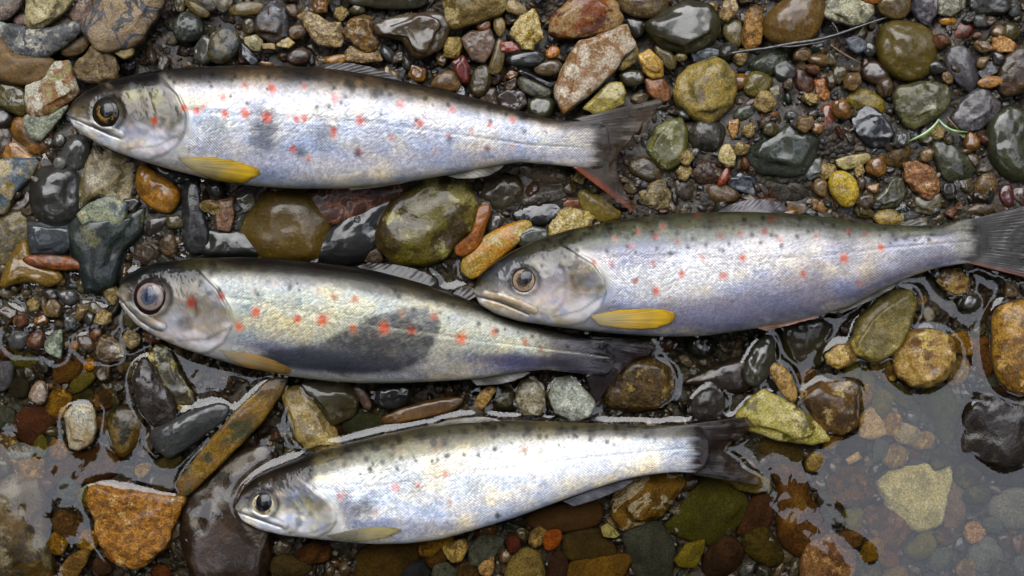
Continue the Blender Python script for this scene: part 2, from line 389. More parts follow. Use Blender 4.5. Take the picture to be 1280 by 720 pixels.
# each line: height of the top above the water (photo px); rock pattern, shape (r rounded, f faceted), d = dry; colours; outline in photo px; label
STONES = """
24;mrd;958a86,77706c;0,-12 28,-10 25,8 12,22 0,24 -15,20 -15,-10;pinkish grey stone cut off by the top left corner
34;mfd;a89f82,7f7862,c0b89c;35,10 37,-12 88,-12 89,3 80,14 55,33 42,36 32,28;pale buff blunt stone at the top edge above a curved speckled rock
8;prd;7d625a,5a4640;20,20 34,17 35,30 24,34 17,28;small pinkish brown pebble deep between the corner stones
20;prd;a9afae,868d90;-8,28 8,29 10,40 6,49 -8,48;bluish white pebble cut by the left edge near the top
32;grd;8a8c92,b4b3ac,4c5058;7,33 20,31 38,37 62,37 88,28 96,33 92,46 72,60 55,71 30,71 17,66 10,50;curved boat shaped rock speckled blue grey and white
10;prd;55482a,6d5c36;55,34 72,22 92,24 94,34 78,38 60,40;dull olive brown stone half hidden above the curved speckled rock
16;mrd;8a6d38,5f4c28;95,45 108,42 112,55 100,68 82,70 76,62;olive tan pebble right of the curved speckled rock
18;mfd;8a7468,5a3c30,a59c96;86,18 95,6 112,-3 118,10 115,22 106,36 96,28;small grey stone with rusty side left of the big veined rock
40;vfd;a08f7a,867460,484d5a;122,-10 118,10 108,28 108,38 118,52 128,62 142,63 165,58 178,48 182,38 192,25 200,12 207,-10;biggest grey tan rock with blue black veins at the top edge
22;pfd;a6945e,8a7844;146,58 168,56 166,70 155,74 143,66;small olive block tucked under the big veined rock
26;kfd;8f7c5e,6b5b44,b3a68c;100,75 118,58 140,65 146,85 145,98 125,105 95,98 93,92;brown pitted stone just above the topmost trout's forehead
30;srd;8a6a30,6b4f20,a37a3a;-12,48 8,50 20,66 40,72 62,72 66,85 58,100 35,106 0,100 -12,95;broad ochre brown flat stone at the left edge
28;mfd;c4c4bc,9a6832,8f8a62;66,80 85,78 92,100 97,115 90,125 70,138 45,145 37,140 34,108 55,100;white stone with rusty orange lower face by the topmost trout's snout
18;pr;6d6230,4e4822;-10,105 10,103 30,108 37,128 30,143 15,140 -10,125;smooth olive stone at left edge below the broad ochre stone
12;pr;3b332d,2a2420;-10,138 5,136 14,146 12,158 -10,162;dark brown pebble at left edge beneath the smooth olive stone
10;mr;5c4427,41301c;-10,158 8,158 16,172 13,198 -10,200;brown stone at left edge beside the ringed grey pebble
20;mr;8e9489,747b74,a8aca4;32,142 60,148 84,130 80,140 60,165 50,176 38,170 32,158;pale grey green pebble with a ring mark by the topmost trout's chin
12;mr;9a6a28,6f4c1c;16,155 30,145 66,158 67,180 50,196 30,187 18,172;ochre stone underneath the ringed grey green pebble
12;pf;b48446,8a5f2c;12,180 20,178 50,205 48,214 40,205 10,200 5,195;narrow orange tan stone sloping left of the dark rounded stone
22;mf;a59a80,5d6c7c,8a7a50;0,203 12,200 40,200 45,208 35,225 18,244 8,263 -10,265 -10,205;cream stone with a blue grey glassy top at the left edge
6;mf;603f1a,352310;10,265 40,225 44,250 32,266 5,270;rusty dark stone under the cream stone with blue top
18;pr;5c5c5c,3f4040;84,180 95,170 108,172 112,185 108,200 98,212 80,208 75,195;grey worn pebble below the topmost trout's jaw
20;pr;7c7e7e,686a6c;67,204 71,197 79,197 83,204 79,211 71,211;little round grey pebble like a button by the dark rounded stone
14;pr;5a5a58,464646;67,175 72,168 80,169 81,178 75,183 68,181;tiny dark grey pebble next to the ochre stone's right end
26;pr;363634,2a2a29;48,215 70,210 92,212 101,230 101,250 96,275 75,282 50,275 41,255 42,230;dark charcoal rounded stone with a shiny rim, left side
18;mf;9a907a,72694f,b2aea2;118,185 135,190 155,195 168,210 165,235 158,258 145,258 125,245 110,255 100,265 102,235 108,210;cream and grey wedge stone beneath the topmost trout's throat
22;pr;b17c1c,7f5612;175,205 195,218 218,232 223,245 215,262 205,264 185,255 173,240;bright golden yellow stone under the topmost trout's throat
14;pr;2b2b2d,1e1e20;186,200 230,214 238,225 215,230 200,222;black glossy stone touching the topmost trout's belly near the golden stone
26;mf;2b3632,20282a,6f7058;90,282 112,262 142,262 160,268 180,260 176,290 155,312 144,350 125,360 110,358 100,335 88,300;big greenish black stone with a pale ridge, left of centre
30;mf;8f9582,6f7c84,a8a48c;98,268 118,254 142,246 158,256 154,275 138,300 122,302 112,290;pale green and blue grey stone lying on the greenish black stone
20;pf;4a5058,363b42;38,278 60,280 88,282 90,305 80,317 42,318 37,300;slate blue blocky stone above the orange rusty bar
12;gr;6c675f,57503f,8a7c4a;-5,272 30,265 40,270 38,300 25,320 5,330 -5,330;grey conglomerate stone with olive pebbles set in it, left edge
22;pr;9a7a2c,7a5e22;30,302 36,305 40,328 55,335 75,340 70,352 55,358 40,350 25,352 8,358 3,355 10,330;yellow forked stone like a fish tail at the left
24;mr;9e5820,6b3a16;35,320 80,319 100,330 100,337 75,337 45,334 33,328;orange rusty bar lying on the yellow forked stone
8;pr;332a24,231c18;180,280 190,270 210,265 214,275 200,292 183,296;dark brown wet pebble beneath the golden yellow stone
8;kr;5a4d42,3b322b,8a7f70;165,320 172,305 190,297 200,310 198,325 180,333;rough grey brown pebble above the clouded eye trout's nape
10;kr;6b5740,463828;200,300 215,290 223,305 218,320 203,318;rough tan pebble right of the rough grey brown pebble
16;mr;2a2a2c,1b1b1d,4e4e54;232,222 250,226 252,260 262,290 255,312 232,312 228,280;black upright oblong stone between the two left trouts
18;mf;9b7d6c,7c5f50;274,250 292,248 292,275 287,288 272,286 270,270;pinkish grey block left of the mossy ochre boulder
8;bf;6c6650,37342c;293,246 315,240 320,255 308,268 294,272;pale striped dark stone behind the mossy ochre boulder
24;sr;7a621c,55450f,8a7430;340,240 375,238 392,248 400,262 412,280 405,305 395,324 330,324 305,305 300,287 318,265 330,248;mossy ochre boulder with a grainy face above the clouded eye trout
14;pr;22231e,191a17;252,292 265,288 310,288 328,298 330,312 325,321 260,321 250,308;black brick shaped slab with a broad sky gleam
18;vr;664238,543630,a07868;393,236 500,222 508,240 480,255 450,268 425,278 405,275 393,258;smooth maroon stone with a pale streak under the topmost trout
16;pr;171a16,0f110f;400,305 415,285 440,265 470,247 490,243 495,252 485,265 478,290 470,310 450,324 410,324 395,320;long black blade shaped slab beside the large olive boulder
30;mf;766c26,4a3a14,9c966a;480,275 495,252 520,235 545,221 570,221 585,240 593,262 590,285 575,300 555,320 530,330 500,328 480,312 472,295;large olive mottled boulder in the middle between three trouts
8;kr;6b5a48,4a3e32;453,318 460,307 474,307 480,318 474,330 458,330;small rough brown pebble below the large olive boulder's left end
24;pr;b0681c,7c4812,d08a3a;596,262 608,258 612,268 605,285 600,305 585,317 572,316 570,305 590,292 594,275;twisted caramel orange stone right of the large olive boulder
10;pr;453f39,322d29;608,278 616,266 626,268 630,280 622,292 610,290;dark grey pebble right of the twisted caramel stone
22;mr;ac8e40,b88028,bdb28c;580,325 600,300 640,280 658,278 662,288 645,305 615,330 595,347 583,340;yellow and cream elongated stone touching the right hand trout's head
-4;pr;171913,101210;545,325 580,312 600,340 600,360 560,352;dark green black stone in shadow beside the yellow elongated stone
14;mr;4e4426,362e1a;600,232 620,215 645,220 655,235 652,250 640,262 620,265 605,250;dark olive stone right of the large olive boulder's top
12;pr;111512,0b0d0c;640,268 660,255 690,252 705,260 700,275 680,283 650,280;jet black oval stone left of the cream quartz lump
20;pf;565b54,44483f;650,292 665,283 682,287 686,298 665,308 650,306;small slate chip on the right hand trout's forehead side
26;kf;c8b888,a08a50,e0d6b8;700,265 712,260 735,265 742,272 735,285 715,290 690,293 688,285;cream quartz lump above the right hand trout's nape
14;kr;6e6a64,4c4843,8f8c88;655,245 670,235 700,232 712,238 700,250 670,255 652,255;rough grey stone above the jet black oval
12;sr;82705e,5a4c3e,a59686;645,205 680,203 705,215 710,225 690,230 660,222;flat speckled grey brown stone under the topmost trout's tail stalk
14;sr;a28e44,7a6a30;722,238 745,242 772,260 774,274 750,277 730,265;pale yellow stone showing under the topmost trout's tail fin
8;pf;9e6a48,7a4e34;704,248 725,248 728,258 712,262 704,258;pinkish tan chip between the cream lump and pale yellow stone
10;mr;7c6a2e,5a4c20;235,0 258,8 262,20 250,22 240,14 232,6;olive yellow pebble near the top edge left of a striped grey one
12;br;6c6862,4c4844;245,-6 270,-6 272,12 256,14;striped grey pebble at the top edge
16;mr;9c968a,74706a;268,-6 292,-6 288,8 280,16 270,10;whitish pebble at the top edge left of the flat tan lens stone
18;br;80704c,63563a;288,12 300,3 322,3 330,8 325,17 305,20 292,18;flat tan lens shaped stone near the top edge
20;mr;3a4038,2a2e29,7e8480;222,22 232,16 248,22 254,34 250,46 235,52 222,48 217,35;dark green round stone with a whitish shine above the topmost trout
14;pf;50504a,3c3c38;243,60 255,45 265,50 265,75 255,80 243,74;dark grey angular stone against the olive grey capped stone
22;mr;6e6236,5c6068,4a4632;265,48 278,36 292,38 298,50 295,65 282,78 265,77 260,62;olive streaked stone with a bluish cap above the topmost trout's back
26;mf;50525a,4a3a2c,7c8290;322,25 330,12 342,3 355,10 360,30 358,45 345,52 330,48 320,38;blue grey and brown angular stone above the white chips
18;pf;aca78e,8c866e;307,48 320,44 328,52 325,64 315,62 307,54;whitish chip below the blue grey and brown angular stone
18;pf;a8946a,8c7a54;327,55 343,54 344,62 330,61;flat tan chip between two whitish chips
18;pf;b4a276,96845a;345,50 360,47 368,54 360,60 347,58;pale cream chip above the brown ball pebble
16;mr;4c3a2a,35281e;358,70 372,60 385,62 388,73 378,80 362,79;brown ball pebble touching the topmost trout's back
16;mr;725632,4f3b22;360,36 375,30 382,36 378,46 368,49 360,45;amber brown pebble left of the cream quartz cluster
26;kf;b6a488,8c7a60,d2c6ae;375,22 385,15 400,22 412,30 425,28 428,45 425,57 410,58 398,55 385,38;cream quartz cluster above the topmost trout's dorsal fin
12;pf;464c58,30343e;303,55 310,60 322,76 314,81 303,70;narrow slate blue splinter against the topmost trout's back
10;pr;94601f,6e4616;325,76 342,78 340,84 328,83;tiny orange chip at the topmost trout's back
12;pr;55482f,3b3220;305,25 315,22 320,38 310,43 303,35;small brown pebble left of the blue grey and brown angular stone
10;mr;6e4c2a,4d351e;355,8 370,5 373,20 362,21;rusty brown pebble near the top edge by the blue grey stone
28;kf;98723a,6d5026,b8965c;428,40 440,25 455,18 465,22 466,45 474,52 470,60 458,66 447,60 440,50;ochre jagged rock above the topmost trout's dorsal fin
20;kf;b09a7c,8c785e;432,65 440,58 455,65 473,62 475,76 455,79 434,76;pinkish cream stone under the ochre jagged rock
14;pr;b0803c,86602a;402,79 412,70 435,68 434,79;golden flat chip at the topmost trout's dorsal fin
14;pr;403d2e,302e22;430,-12 535,-12 525,8 500,12 460,8 440,4;long dark olive slab along the top edge
28;pf;57482f,3f3323,6f5f48;470,32 485,25 510,20 540,16 556,22 560,35 550,60 530,70 518,70 505,50 490,47 475,45;brown slate slab with a sharp upper ridge left of the big tan stone
32;mr;988252,74602c,b0a484;558,-10 632,-10 628,15 612,22 590,28 575,35 563,32 558,10;big tan and olive stone at the top edge, middle
22;pr;9e8c6c,7f6f54;630,-3 645,0 658,12 655,19 643,18 632,12;light tan pebble right of the big tan and olive stone
28;kf;d4c8a4,b08e34,8c7444;638,42 650,22 665,12 672,20 675,35 678,48 668,55 665,62 652,60 645,50;white quartz chunk with a yellow lower corner
20;pf;a4482e,84361f;626,54 640,52 649,62 640,65 627,64;bright red chip at the foot of the white quartz chunk
18;pf;7e3028,5f221c;565,78 580,70 587,85 585,102 578,103 570,90;dark red pointed pebble below the pinkish grey stone
20;mf;8a7a74,6c5a50,7c5a34;577,50 590,40 612,38 618,50 615,65 605,78 590,72;pinkish grey stone above the dark red pebble
16;pr;9a5e20,743f14;595,28 612,25 612,36 600,40;orange chip under the big tan and olive stone
18;pr;7c6a3c,605230;610,88 616,70 622,48 630,55 630,75 625,90 612,91;upright olive finger shaped pebble right of the pinkish grey stone
18;pr;94825e,766748;618,25 628,22 632,35 625,47 618,35;small buff pebble atop the upright olive finger pebble
20;kf;b09a58,846e34;555,60 560,48 575,47 577,60 572,72 555,72;straw yellow cube pebble above the dark red pebble
14;mr;8c6a40,6a4e2c;537,107 555,88 570,92 575,105 570,114 555,112;brown orange triangular stone against the topmost trout's back
16;mr;564a30,3d3422;590,90 605,82 613,90 612,110 600,122 588,115;olive brown rounded stone right of the brown orange triangle
12;pf;4b403a,362e2a;622,120 635,112 655,116 658,130 645,140 625,135;dark mauve block against the topmost trout's back near the tail
20;pr;272a28,1b1d1c;635,72 650,66 675,64 680,75 672,82 650,84 637,80;black pebble with a gleam under the red chip
14;gr;62625a,44443e,85857a;648,100 660,95 680,102 690,112 685,122 665,120 652,112;grey speckled pebble below the thin black splinter
18;pf;242426,18181a;652,88 690,105 686,109 650,92;thin black splinter leaning over the grey speckled pebble
14;pr;43432a,30301e;660,128 672,122 692,124 690,140 680,150 665,147;dark olive round pebble beside the topmost trout's tail stalk
16;pr;705e3e,544630;672,78 690,72 702,80 698,92 680,95 668,88;olive brown pebble left of the big pale quartz stone
20;pr;c0803a,915a24;682,65 690,58 698,60 699,70 685,73;orange bead pebble left of the big pale quartz stone's top
30;mf;94501c,a08258,5e3212;688,20 700,12 715,0 750,-6 770,5 776,25 772,35 750,42 720,47 697,47 690,40;rusty orange and cream layered stone at the top edge
36;mf;c0b6ac,a07c5c,d4ccc4;697,105 710,75 725,55 745,48 765,42 780,34 788,50 790,62 775,75 765,90 745,110 720,130 708,140 700,130;big pale quartz stone with a rusty band above the tail fin
24;pf;aea25c,8f8244;730,135 745,120 760,105 775,105 781,118 778,130 765,137 745,142;pale lemon stone right of the big pale quartz stone's foot
24;mf;c49f52,a07a32,d8c8a0;798,70 812,62 828,78 828,95 815,98 805,90;honey yellow pebble right of the big pale quartz stone
20;kr;9a875c,7a6a44;785,60 795,57 799,70 790,82 776,88 775,80;buff pebble squeezed between quartz stone and honey yellow pebble
14;pr;4c421f,353015;775,90 800,88 806,100 795,108 778,105;dark olive pebble below the buff pebble
18;mf;a86c3c,80502a;806,100 828,98 838,110 836,125 825,128 812,118;rusty tan stone at the tip of the topmost trout's tail
22;mr;6e5834,524126,8c7c5c;772,-10 833,-10 833,8 822,18 805,22 788,18 778,10;brown dome stone at the top edge right of the rusty layered stone
30;pf;3c3a24,2e2c1c,565238;808,30 835,12 860,2 885,8 898,25 895,45 880,58 855,65 830,60 815,45;very dark olive boulder near the top edge
16;pr;706440,554a30;820,55 835,60 845,75 842,86 832,84 820,68;olive grey finger pebble under the very dark olive boulder
10;pr;363326,27251b;783,22 805,24 805,42 795,48 785,38;dark pebble left of the very dark olive boulder
12;pf;464f58,343b42;862,62 885,58 905,65 890,75 868,78;slate blue sliver under the very dark olive boulder
16;pr;7e7040,63582f;844,70 850,64 857,67 858,74 851,77 845,75;tiny olive bead by the slate blue sliver
22;kf;b4a07c,6e4c34,d2c6a8;900,15 905,0 918,-2 922,8 918,20 910,26 900,22;cream pebble with brown seams right of the dark olive boulder
22;kr;ae8244,7c5826,cba468;930,30 935,14 943,8 952,15 953,40 948,58 935,62 928,50;upright honey brown oblong stone left of the smooth ochre boulder
14;pr;7c7044,605632;905,32 918,25 927,30 927,55 918,58 905,45;olive grey pebble left of the honey brown oblong
34;pr;7c5f2c,664d22,8c6f3c;955,30 965,15 985,0 1000,-10 1025,-10 1027,15 1020,40 1008,50 985,55 962,48;smooth ochre boulder above the black twig
28;mf;a2a290,7e7e70,c0c0b4;1030,20 1035,0 1060,-2 1085,5 1090,15 1078,28 1065,33 1045,26;whitish grey block right of the smooth ochre boulder
22;pr;78664a,5c4e38;1092,0 1105,-8 1135,-8 1137,10 1128,22 1115,23 1100,15;tan grey egg stone at the top edge above the moss yellow stone
24;pr;b0701f,8a5415;1072,-5 1102,-6 1100,3 1085,5;orange flake at the top edge above the whitish grey block
20;mf;4c464c,35303a,6a6a78;1138,-6 1175,-6 1172,15 1160,32 1150,28 1140,15;dark purplish stone at the top edge right of the tan grey egg
22;mf;86867a,64645a,a0a096;1173,5 1180,-8 1208,-8 1203,10 1190,20 1175,18;grey white stone at the top edge, right part
20;bf;383836,282826;1212,-10 1258,-10 1263,10 1250,18 1225,18 1213,10;dark flat slab at the top edge near the right corner
14;pr;b07c28,8a5e1c;1175,26 1182,21 1192,22 1195,27 1188,31 1178,31;golden flat pebble below the grey white stone
14;mr;7a3a1c,562612;1190,47 1195,30 1210,24 1217,35 1212,46 1200,50;rust red pebble right of the golden flat pebble
22;kf;d4a874,b07c44,e8d0aa;1241,50 1248,43 1262,50 1270,57 1265,65 1250,66 1241,62;bright peach white stone near the right edge
30;sr;746410,544808,8a7820;1100,50 1105,35 1120,29 1140,31 1158,40 1167,52 1166,72 1158,90 1140,99 1120,95 1105,80 1099,62;round moss yellow stone in the upper right
18;pf;7c8290,5e6470;1057,50 1068,45 1083,52 1082,62 1070,67 1062,60;blue grey chip left of the moss yellow stone
12;pr;45453f,33332f;1076,60 1085,52 1094,58 1094,67 1084,70;dark grey bead left of the moss yellow stone
16;mr;3e4432,2c3124,5c6258;938,80 950,68 972,62 985,68 975,85 962,95 945,90;dark green stone under the black twig
18;pr;786c2a,5c5220;932,105 938,90 955,92 965,100 958,115 945,122 930,115;olive yellow pebble below the dark green stone
30;mf;a08c4c,7e7444,8a7c70;843,115 848,100 862,85 890,77 905,80 913,90 917,110 913,130 900,145 888,152 868,145 850,130;large yellow olive cobble with grey and rusty blotches
14;mr;663c20,482a18;990,90 1000,85 1015,95 1018,112 1008,118 995,110;rusty brown pebble in the grit left of a tan one
16;mf;b07646,7f5230;1018,100 1030,98 1038,118 1030,127 1020,120;rust and cream pebble in the grit above the red oval
18;pr;9c583c,7d4530;1025,140 1030,132 1040,132 1045,145 1043,160 1033,163 1025,155;smooth brick red oval pebble in the grit
14;mr;94822a,6e601f;1055,125 1065,115 1080,112 1095,118 1105,130 1102,142 1090,140 1070,138;mustard yellow stone behind the black cube
22;pf;1b1e26,12141a;1062,150 1082,132 1095,138 1110,155 1118,170 1105,183 1090,185 1070,170;black cube like stone in the upper right
26;mf;6e6e50,565640,8c8e80;1118,120 1125,110 1150,102 1180,108 1187,120 1178,140 1160,152 1142,162 1132,155 1122,140;grey green angular stone above the grass blades
18;sr;57555c,403e44,74727c;1183,65 1195,58 1210,62 1220,80 1222,100 1212,115 1200,105 1190,95 1182,80;purplish grey stone right of the moss yellow stone
20;mf;625f66,48464c,7e7c86;1190,150 1200,130 1215,115 1230,112 1248,130 1245,145 1225,160 1205,163;purplish grey lump right of the grass blades
26;br;40422f,2e3024,56563c;1235,165 1245,145 1260,135 1275,140 1290,150 1290,225 1265,222 1250,212 1238,195;dark green banded boulder at the right edge
22;mr;543c22,3a2a18;1250,85 1260,65 1275,58 1290,60 1290,108 1270,115 1255,118 1248,105;brown boulder cut by the right edge
18;pr;b0804a,8a6236;1222,103 1235,95 1253,98 1248,107 1230,110;tan pebble left of the brown boulder
16;mf;8a8c94,62646e;1224,90 1235,78 1250,78 1245,90 1230,98;bluish white pebble above the tan pebble at right
26;pf;424840,2f342c,66707a;930,195 945,180 970,160 985,153 1000,162 1018,175 1016,195 1005,215 980,220 950,215;dark crystal shaped stone with blue gleaming facets
22;kf;d8ccaa,b0a47e;898,195 903,182 912,180 919,192 917,207 908,208 900,202;cream white pebble left of the dark crystal stone
16;pr;a44624,7c3218;905,212 912,208 911,225 900,232 897,226;orange red sliver under the cream white pebble
14;kr;563a22,3a2718;865,212 875,202 892,203 902,212 900,225 885,232 870,228;dark rusty pebble left of the orange red sliver
14;pf;2b303e,1e222c,54607c;913,225 925,215 945,222 948,235 945,246 925,240 912,235;blue black shiny stone below the dark crystal stone
18;mr;403e36,2f2e28,77777a;865,160 875,150 895,152 905,162 902,178 890,188 870,185 862,172;dark round stone with a grey gleam under the yellow olive cobble
22;mf;7c7c50,5c5c3a,969a84;810,185 820,160 832,152 850,150 858,162 858,185 848,205 835,212 820,205;pale green lumpy stone right of the topmost trout's tail
14;mr;54462e,3a3020;785,205 800,196 815,200 827,215 825,225 810,228 792,220;brown grey stone under the pale green lumpy stone
16;kf;94886c,6e644c,b0a898;800,240 810,230 830,226 838,240 836,258 820,262 802,255;grey cream stone above the right hand trout's back
10;kr;50463a,362f27;840,225 860,222 870,235 862,250 845,248;speckled brown pebble right of the grey cream stone
14;mr;74604a,564636;883,238 895,230 915,235 925,245 915,252 895,254;tan brown pebble below the dark rusty pebble
10;kr;544e48,3a3632;955,225 985,218 1010,222 1015,245 990,252 960,250;rough grey brown stone below the dark crystal stone
24;mr;c2a83e,a08a30,a89880;1036,230 1042,217 1055,215 1068,225 1072,240 1068,252 1057,259 1043,248;bright yellow egg shaped pebble above the right hand trout
20;pf;b2a684,90865f;1045,200 1060,195 1083,192 1087,198 1075,208 1058,212 1047,207;whitish bar shaped pebble above the yellow egg
22;kf;ac805a,8c5a34,cbb08c;1130,205 1145,202 1165,212 1173,225 1172,240 1160,248 1145,240 1133,225;rust and white crystalline stone in the right upper part
12;pf;7a7464,5e594c;1142,245 1160,247 1177,240 1178,255 1165,268 1145,265;grey pebble under the rust and white crystalline stone
14;pf;5e5e4c,47473a;1090,250 1105,238 1115,222 1128,225 1130,245 1122,258 1100,260;grey green block right of the yellow egg pebble
16;kr;70561c,4a3810,8c7030;1103,200 1115,185 1130,178 1138,190 1132,205 1115,210;gold speckled mossy pebble below the black cube
18;mr;424432,303226,5c6052;1165,180 1180,175 1210,195 1218,210 1205,225 1180,225 1168,200;dark green lump with grey rim right of the rust and white stone
12;pf;58491f,403615;1020,175 1040,165 1050,175 1048,198 1030,202;olive faceted stone left of the whitish bar
12;pf;5c5030,443a22;1050,180 1068,172 1082,188 1060,193;flat olive chip just above the whitish bar
16;pf;7a8082,5c6264;1010,200 1025,198 1028,218 1012,225 1003,215;glassy grey chip right of the dark crystal stone
14;kr;886a40,644c2c,a88a58;1215,240 1228,215 1240,215 1247,230 1240,245 1225,242;tan speckled stone above the right hand trout's tail stalk
10;pr;5c241a,401812;1247,240 1258,230 1265,235 1268,255 1255,260;dark red pebble above the right hand trout's tail
10;pr;543c28,3a2a1c;1262,235 1288,233 1288,258 1270,258;brown stone at the right edge beside the dark red pebble
8;mr;725a3c,54422c;1205,264 1225,252 1243,255 1242,265 1225,271;tan pebble ringed by water above the right hand trout's tail stalk
16;mr;a88e48,846e34;1088,272 1105,262 1120,264 1130,280 1110,286;yellow tan stone behind the right hand trout's back
12;pf;7c7064,5e544c;983,252 1005,255 1010,265 990,270;greyish chip above the right hand trout's dorsal fin
12;kf;a4783c,7c5828;1015,248 1035,245 1042,255 1030,268 1015,262;honey coloured chip left of the yellow egg pebble
14;pr;b06c20,824c14;950,141 970,138 976,145 953,152;amber bar pebble in the grit by the dark crystal stone
14;pf;b2823c,8a622c;911,152 923,150 922,165 916,173 911,162;upright amber chip right of the gleaming round stone
12;pr;4c5140,383c30;918,140 935,126 945,130 946,143 930,150 918,148;grey green pebble right of the large yellow olive cobble
12;mf;a09c90,7c786c;962,112 972,106 981,111 980,121 970,124;small white grey gravel piece in the grit left of the rusty pebble
14;pr;4e3a2c,382a20;1077,85 1092,76 1108,86 1110,102 1096,106 1080,98;brown oval pebble with a pale rim left of the moss yellow stone's foot
6;mf;96a094,6a7468,586058;55,430 68,415 77,413 78,430 76,447 68,445 58,437;pale bluish triangular stone in the shallow grit at left
2;pr;aa721e,845616;88,432 91,426 98,426 100,433 97,438 90,438;round orange pebble right of the pale bluish triangle
1;pr;aa7622,845818;104,456 108,449 116,449 120,457 115,463 107,462;larger orange pebble below the water ringed stone at left
5;mf;66543c,483a2a,a09a84;115,430 125,420 142,420 155,432 157,445 150,450 130,455 115,445;brown stone with a pale end and a water ring at left
6;kf;9c8858,706038,c4bca0;155,420 163,412 175,420 175,430 163,437 157,430;small cream barnacled pebble under the clouded eye trout's jaw
-3;pr;706a40,565030;88,478 105,467 118,465 120,472 105,488 90,492;olive grey oval stone under shallow water at left
-5;pr;6c4c24,523a1b;70,455 95,440 105,445 100,470 85,478 68,475;flat brown stone under shallow water at left
2;pr;b0a096,8a7e78;36,495 45,478 55,477 60,490 55,505 42,502;white pebble in the shallow water at left
-5;pr;37342a,282620;10,480 25,470 38,478 35,495 20,498;dark grey pebble left of the white pebble underwater
-4;pr;5c3828,42281c;16,530 25,515 50,508 70,512 72,528 55,540 45,552 38,557 20,540;submerged chocolate brown stone at left
9;pf;b4b6b0,a2927a,92845a;82,518 90,510 105,508 118,512 120,535 115,552 100,561 88,558;white block with an ochre side standing out of the water at left
6;mr;725a20,40341a,2a2c1c;135,530 140,515 155,509 170,512 178,525 175,545 160,568 145,565 137,550;round mossy ochre stone ringed by water at left
13;kr;33291f,211a14,5a5048;167,475 172,458 182,450 190,455 195,470 210,490 220,508 218,522 205,530 190,528 175,510;dark knobbly oblong stone under the clouded eye trout's throat
7;mf;4c4420,322e18,a49a6c;185,445 200,432 215,440 225,465 240,490 245,505 225,510 205,490 190,465;dark mossy stone with cream patches below the clouded eye trout
13;pr;45474a,343638;190,540 210,530 240,515 265,507 280,510 282,520 260,540 230,560 215,570 200,560;long grey slab with a broad gleam left of the ochre slab
10;mf;96741f,76581a,4c4a26;225,600 240,580 265,550 295,515 330,480 352,473 356,482 345,500 325,530 300,555 265,590 245,610 228,615;long ochre slab slanting from the lower left to the clouded eye trout
6;mf;a08c58,84723e,b8a880;355,495 362,488 380,485 400,510 418,535 424,555 410,562 385,560 370,545 362,520;pale tan slab reaching down to the lowest trout's back
6;pf;544f3a,403c2c;378,480 400,474 435,476 448,500 440,520 415,530 400,515;grey olive slab beside the pale tan slab
5;pr;20201d,151513;465,490 480,478 510,480 515,495 500,510 475,510;black stone mirroring the sky under the clouded eye trout's belly
3;pr;7c5a30,5c4222;480,522 500,512 540,500 570,497 574,505 560,515 520,525 490,530;long brown orange cigar shaped stone above the lowest trout
-3;pr;3e4232,2e3126;428,530 450,515 475,520 490,530 470,545 440,545;flat green grey stone behind the lowest trout's back
3;mr;664e3c,4a382c;440,482 455,485 465,505 460,514 448,500;small brown pebble left of the black sky mirroring stone
9;kr;ba9658,906c38;593,508 600,490 612,483 622,485 612,500 603,512;cream stick like stone below the clouded eye trout's tail stalk
2;kr;4c462a,353120;625,487 643,485 645,510 622,512 618,500;dark mossy pebble right of the cream stick like stone
8;mf;8e8878,6c6450,a8a69c;645,490 652,475 668,473 678,485 680,505 675,518 655,517 647,508;pale grey quartz pebble ringed by water above the lowest trout
12;mf;a8aeaa,868c88,c4c8c4;688,495 695,475 712,472 730,488 742,502 735,520 715,525 695,515;bluish white stone beneath the clouded eye trout's tail
14;kr;6c5426,4a3818,a89464;755,480 765,462 785,450 810,448 835,455 840,470 838,495 825,508 800,512 770,508 757,495;knobbly brown stone with cream blotches between tail and lower right
2;pr;55561a,424212;755,420 800,418 824,424 822,440 800,444 780,438;smooth olive stone under the right hand trout's pectoral fin
9;mr;322c26,221e1a;862,500 875,488 890,485 905,495 908,510 900,525 880,530 862,520;dark round stone with swirling gleams and a water ring
3;mr;3e2c18,2b1f12;850,480 900,455 935,445 945,470 930,490 905,490 880,480;dark brown slab below the right hand trout's belly
12;pr;46463a,34342b;930,470 935,445 950,425 962,420 968,435 965,455 955,475 940,480;grey glossy upright pebble below the right hand trout's belly
8;pr;3c3416,2b2610;970,392 1040,392 1042,420 1030,450 1010,463 990,460 975,440 968,415;large dark olive smooth stone under the right hand trout's belly
10;mr;b29258,8c6c38;962,460 972,455 985,465 995,485 995,500 985,500 970,480;cream tan finger pebble below the dark olive smooth stone
15;mf;a29a4e,bdb58c,6c6420;925,520 940,500 955,490 975,500 1000,515 1025,535 1030,548 1010,555 980,550 950,540 930,535;yellow green and white sharp rock right of the lowest trout's tail
11;mf;aa8c44,7a5a20,c6b488;1032,445 1045,432 1060,430 1072,443 1062,455 1048,461 1035,455;small ochre cube rock left of the olive faceted rock
24;mf;948648,766a34,ac9c6c;1065,430 1075,400 1095,378 1112,365 1135,368 1140,385 1135,405 1125,430 1105,447 1095,450 1070,440;olive faceted rock under the right hand trout's anal fin
20;mf;a88a4c,7c5424,bca878;1117,440 1130,418 1150,413 1175,417 1188,430 1190,450 1180,470 1160,483 1140,480 1120,465;tan blocky rock with a brown top right of the olive faceted rock
24;mr;ac8438,84602a,c8a468;1242,400 1255,385 1290,375 1290,485 1265,485 1248,470 1243,440;big yellow brown boulder at the right edge
12;kf;2e2212,1f170c,544a3c;1200,530 1215,500 1235,490 1290,500 1290,610 1250,600 1220,585 1200,560;big black brown boulder at the right edge ringed by water
-4;pr;6c3c1c,4e2a14;1245,482 1288,480 1290,505 1260,505 1240,495;rust brown slab between the two big right edge boulders
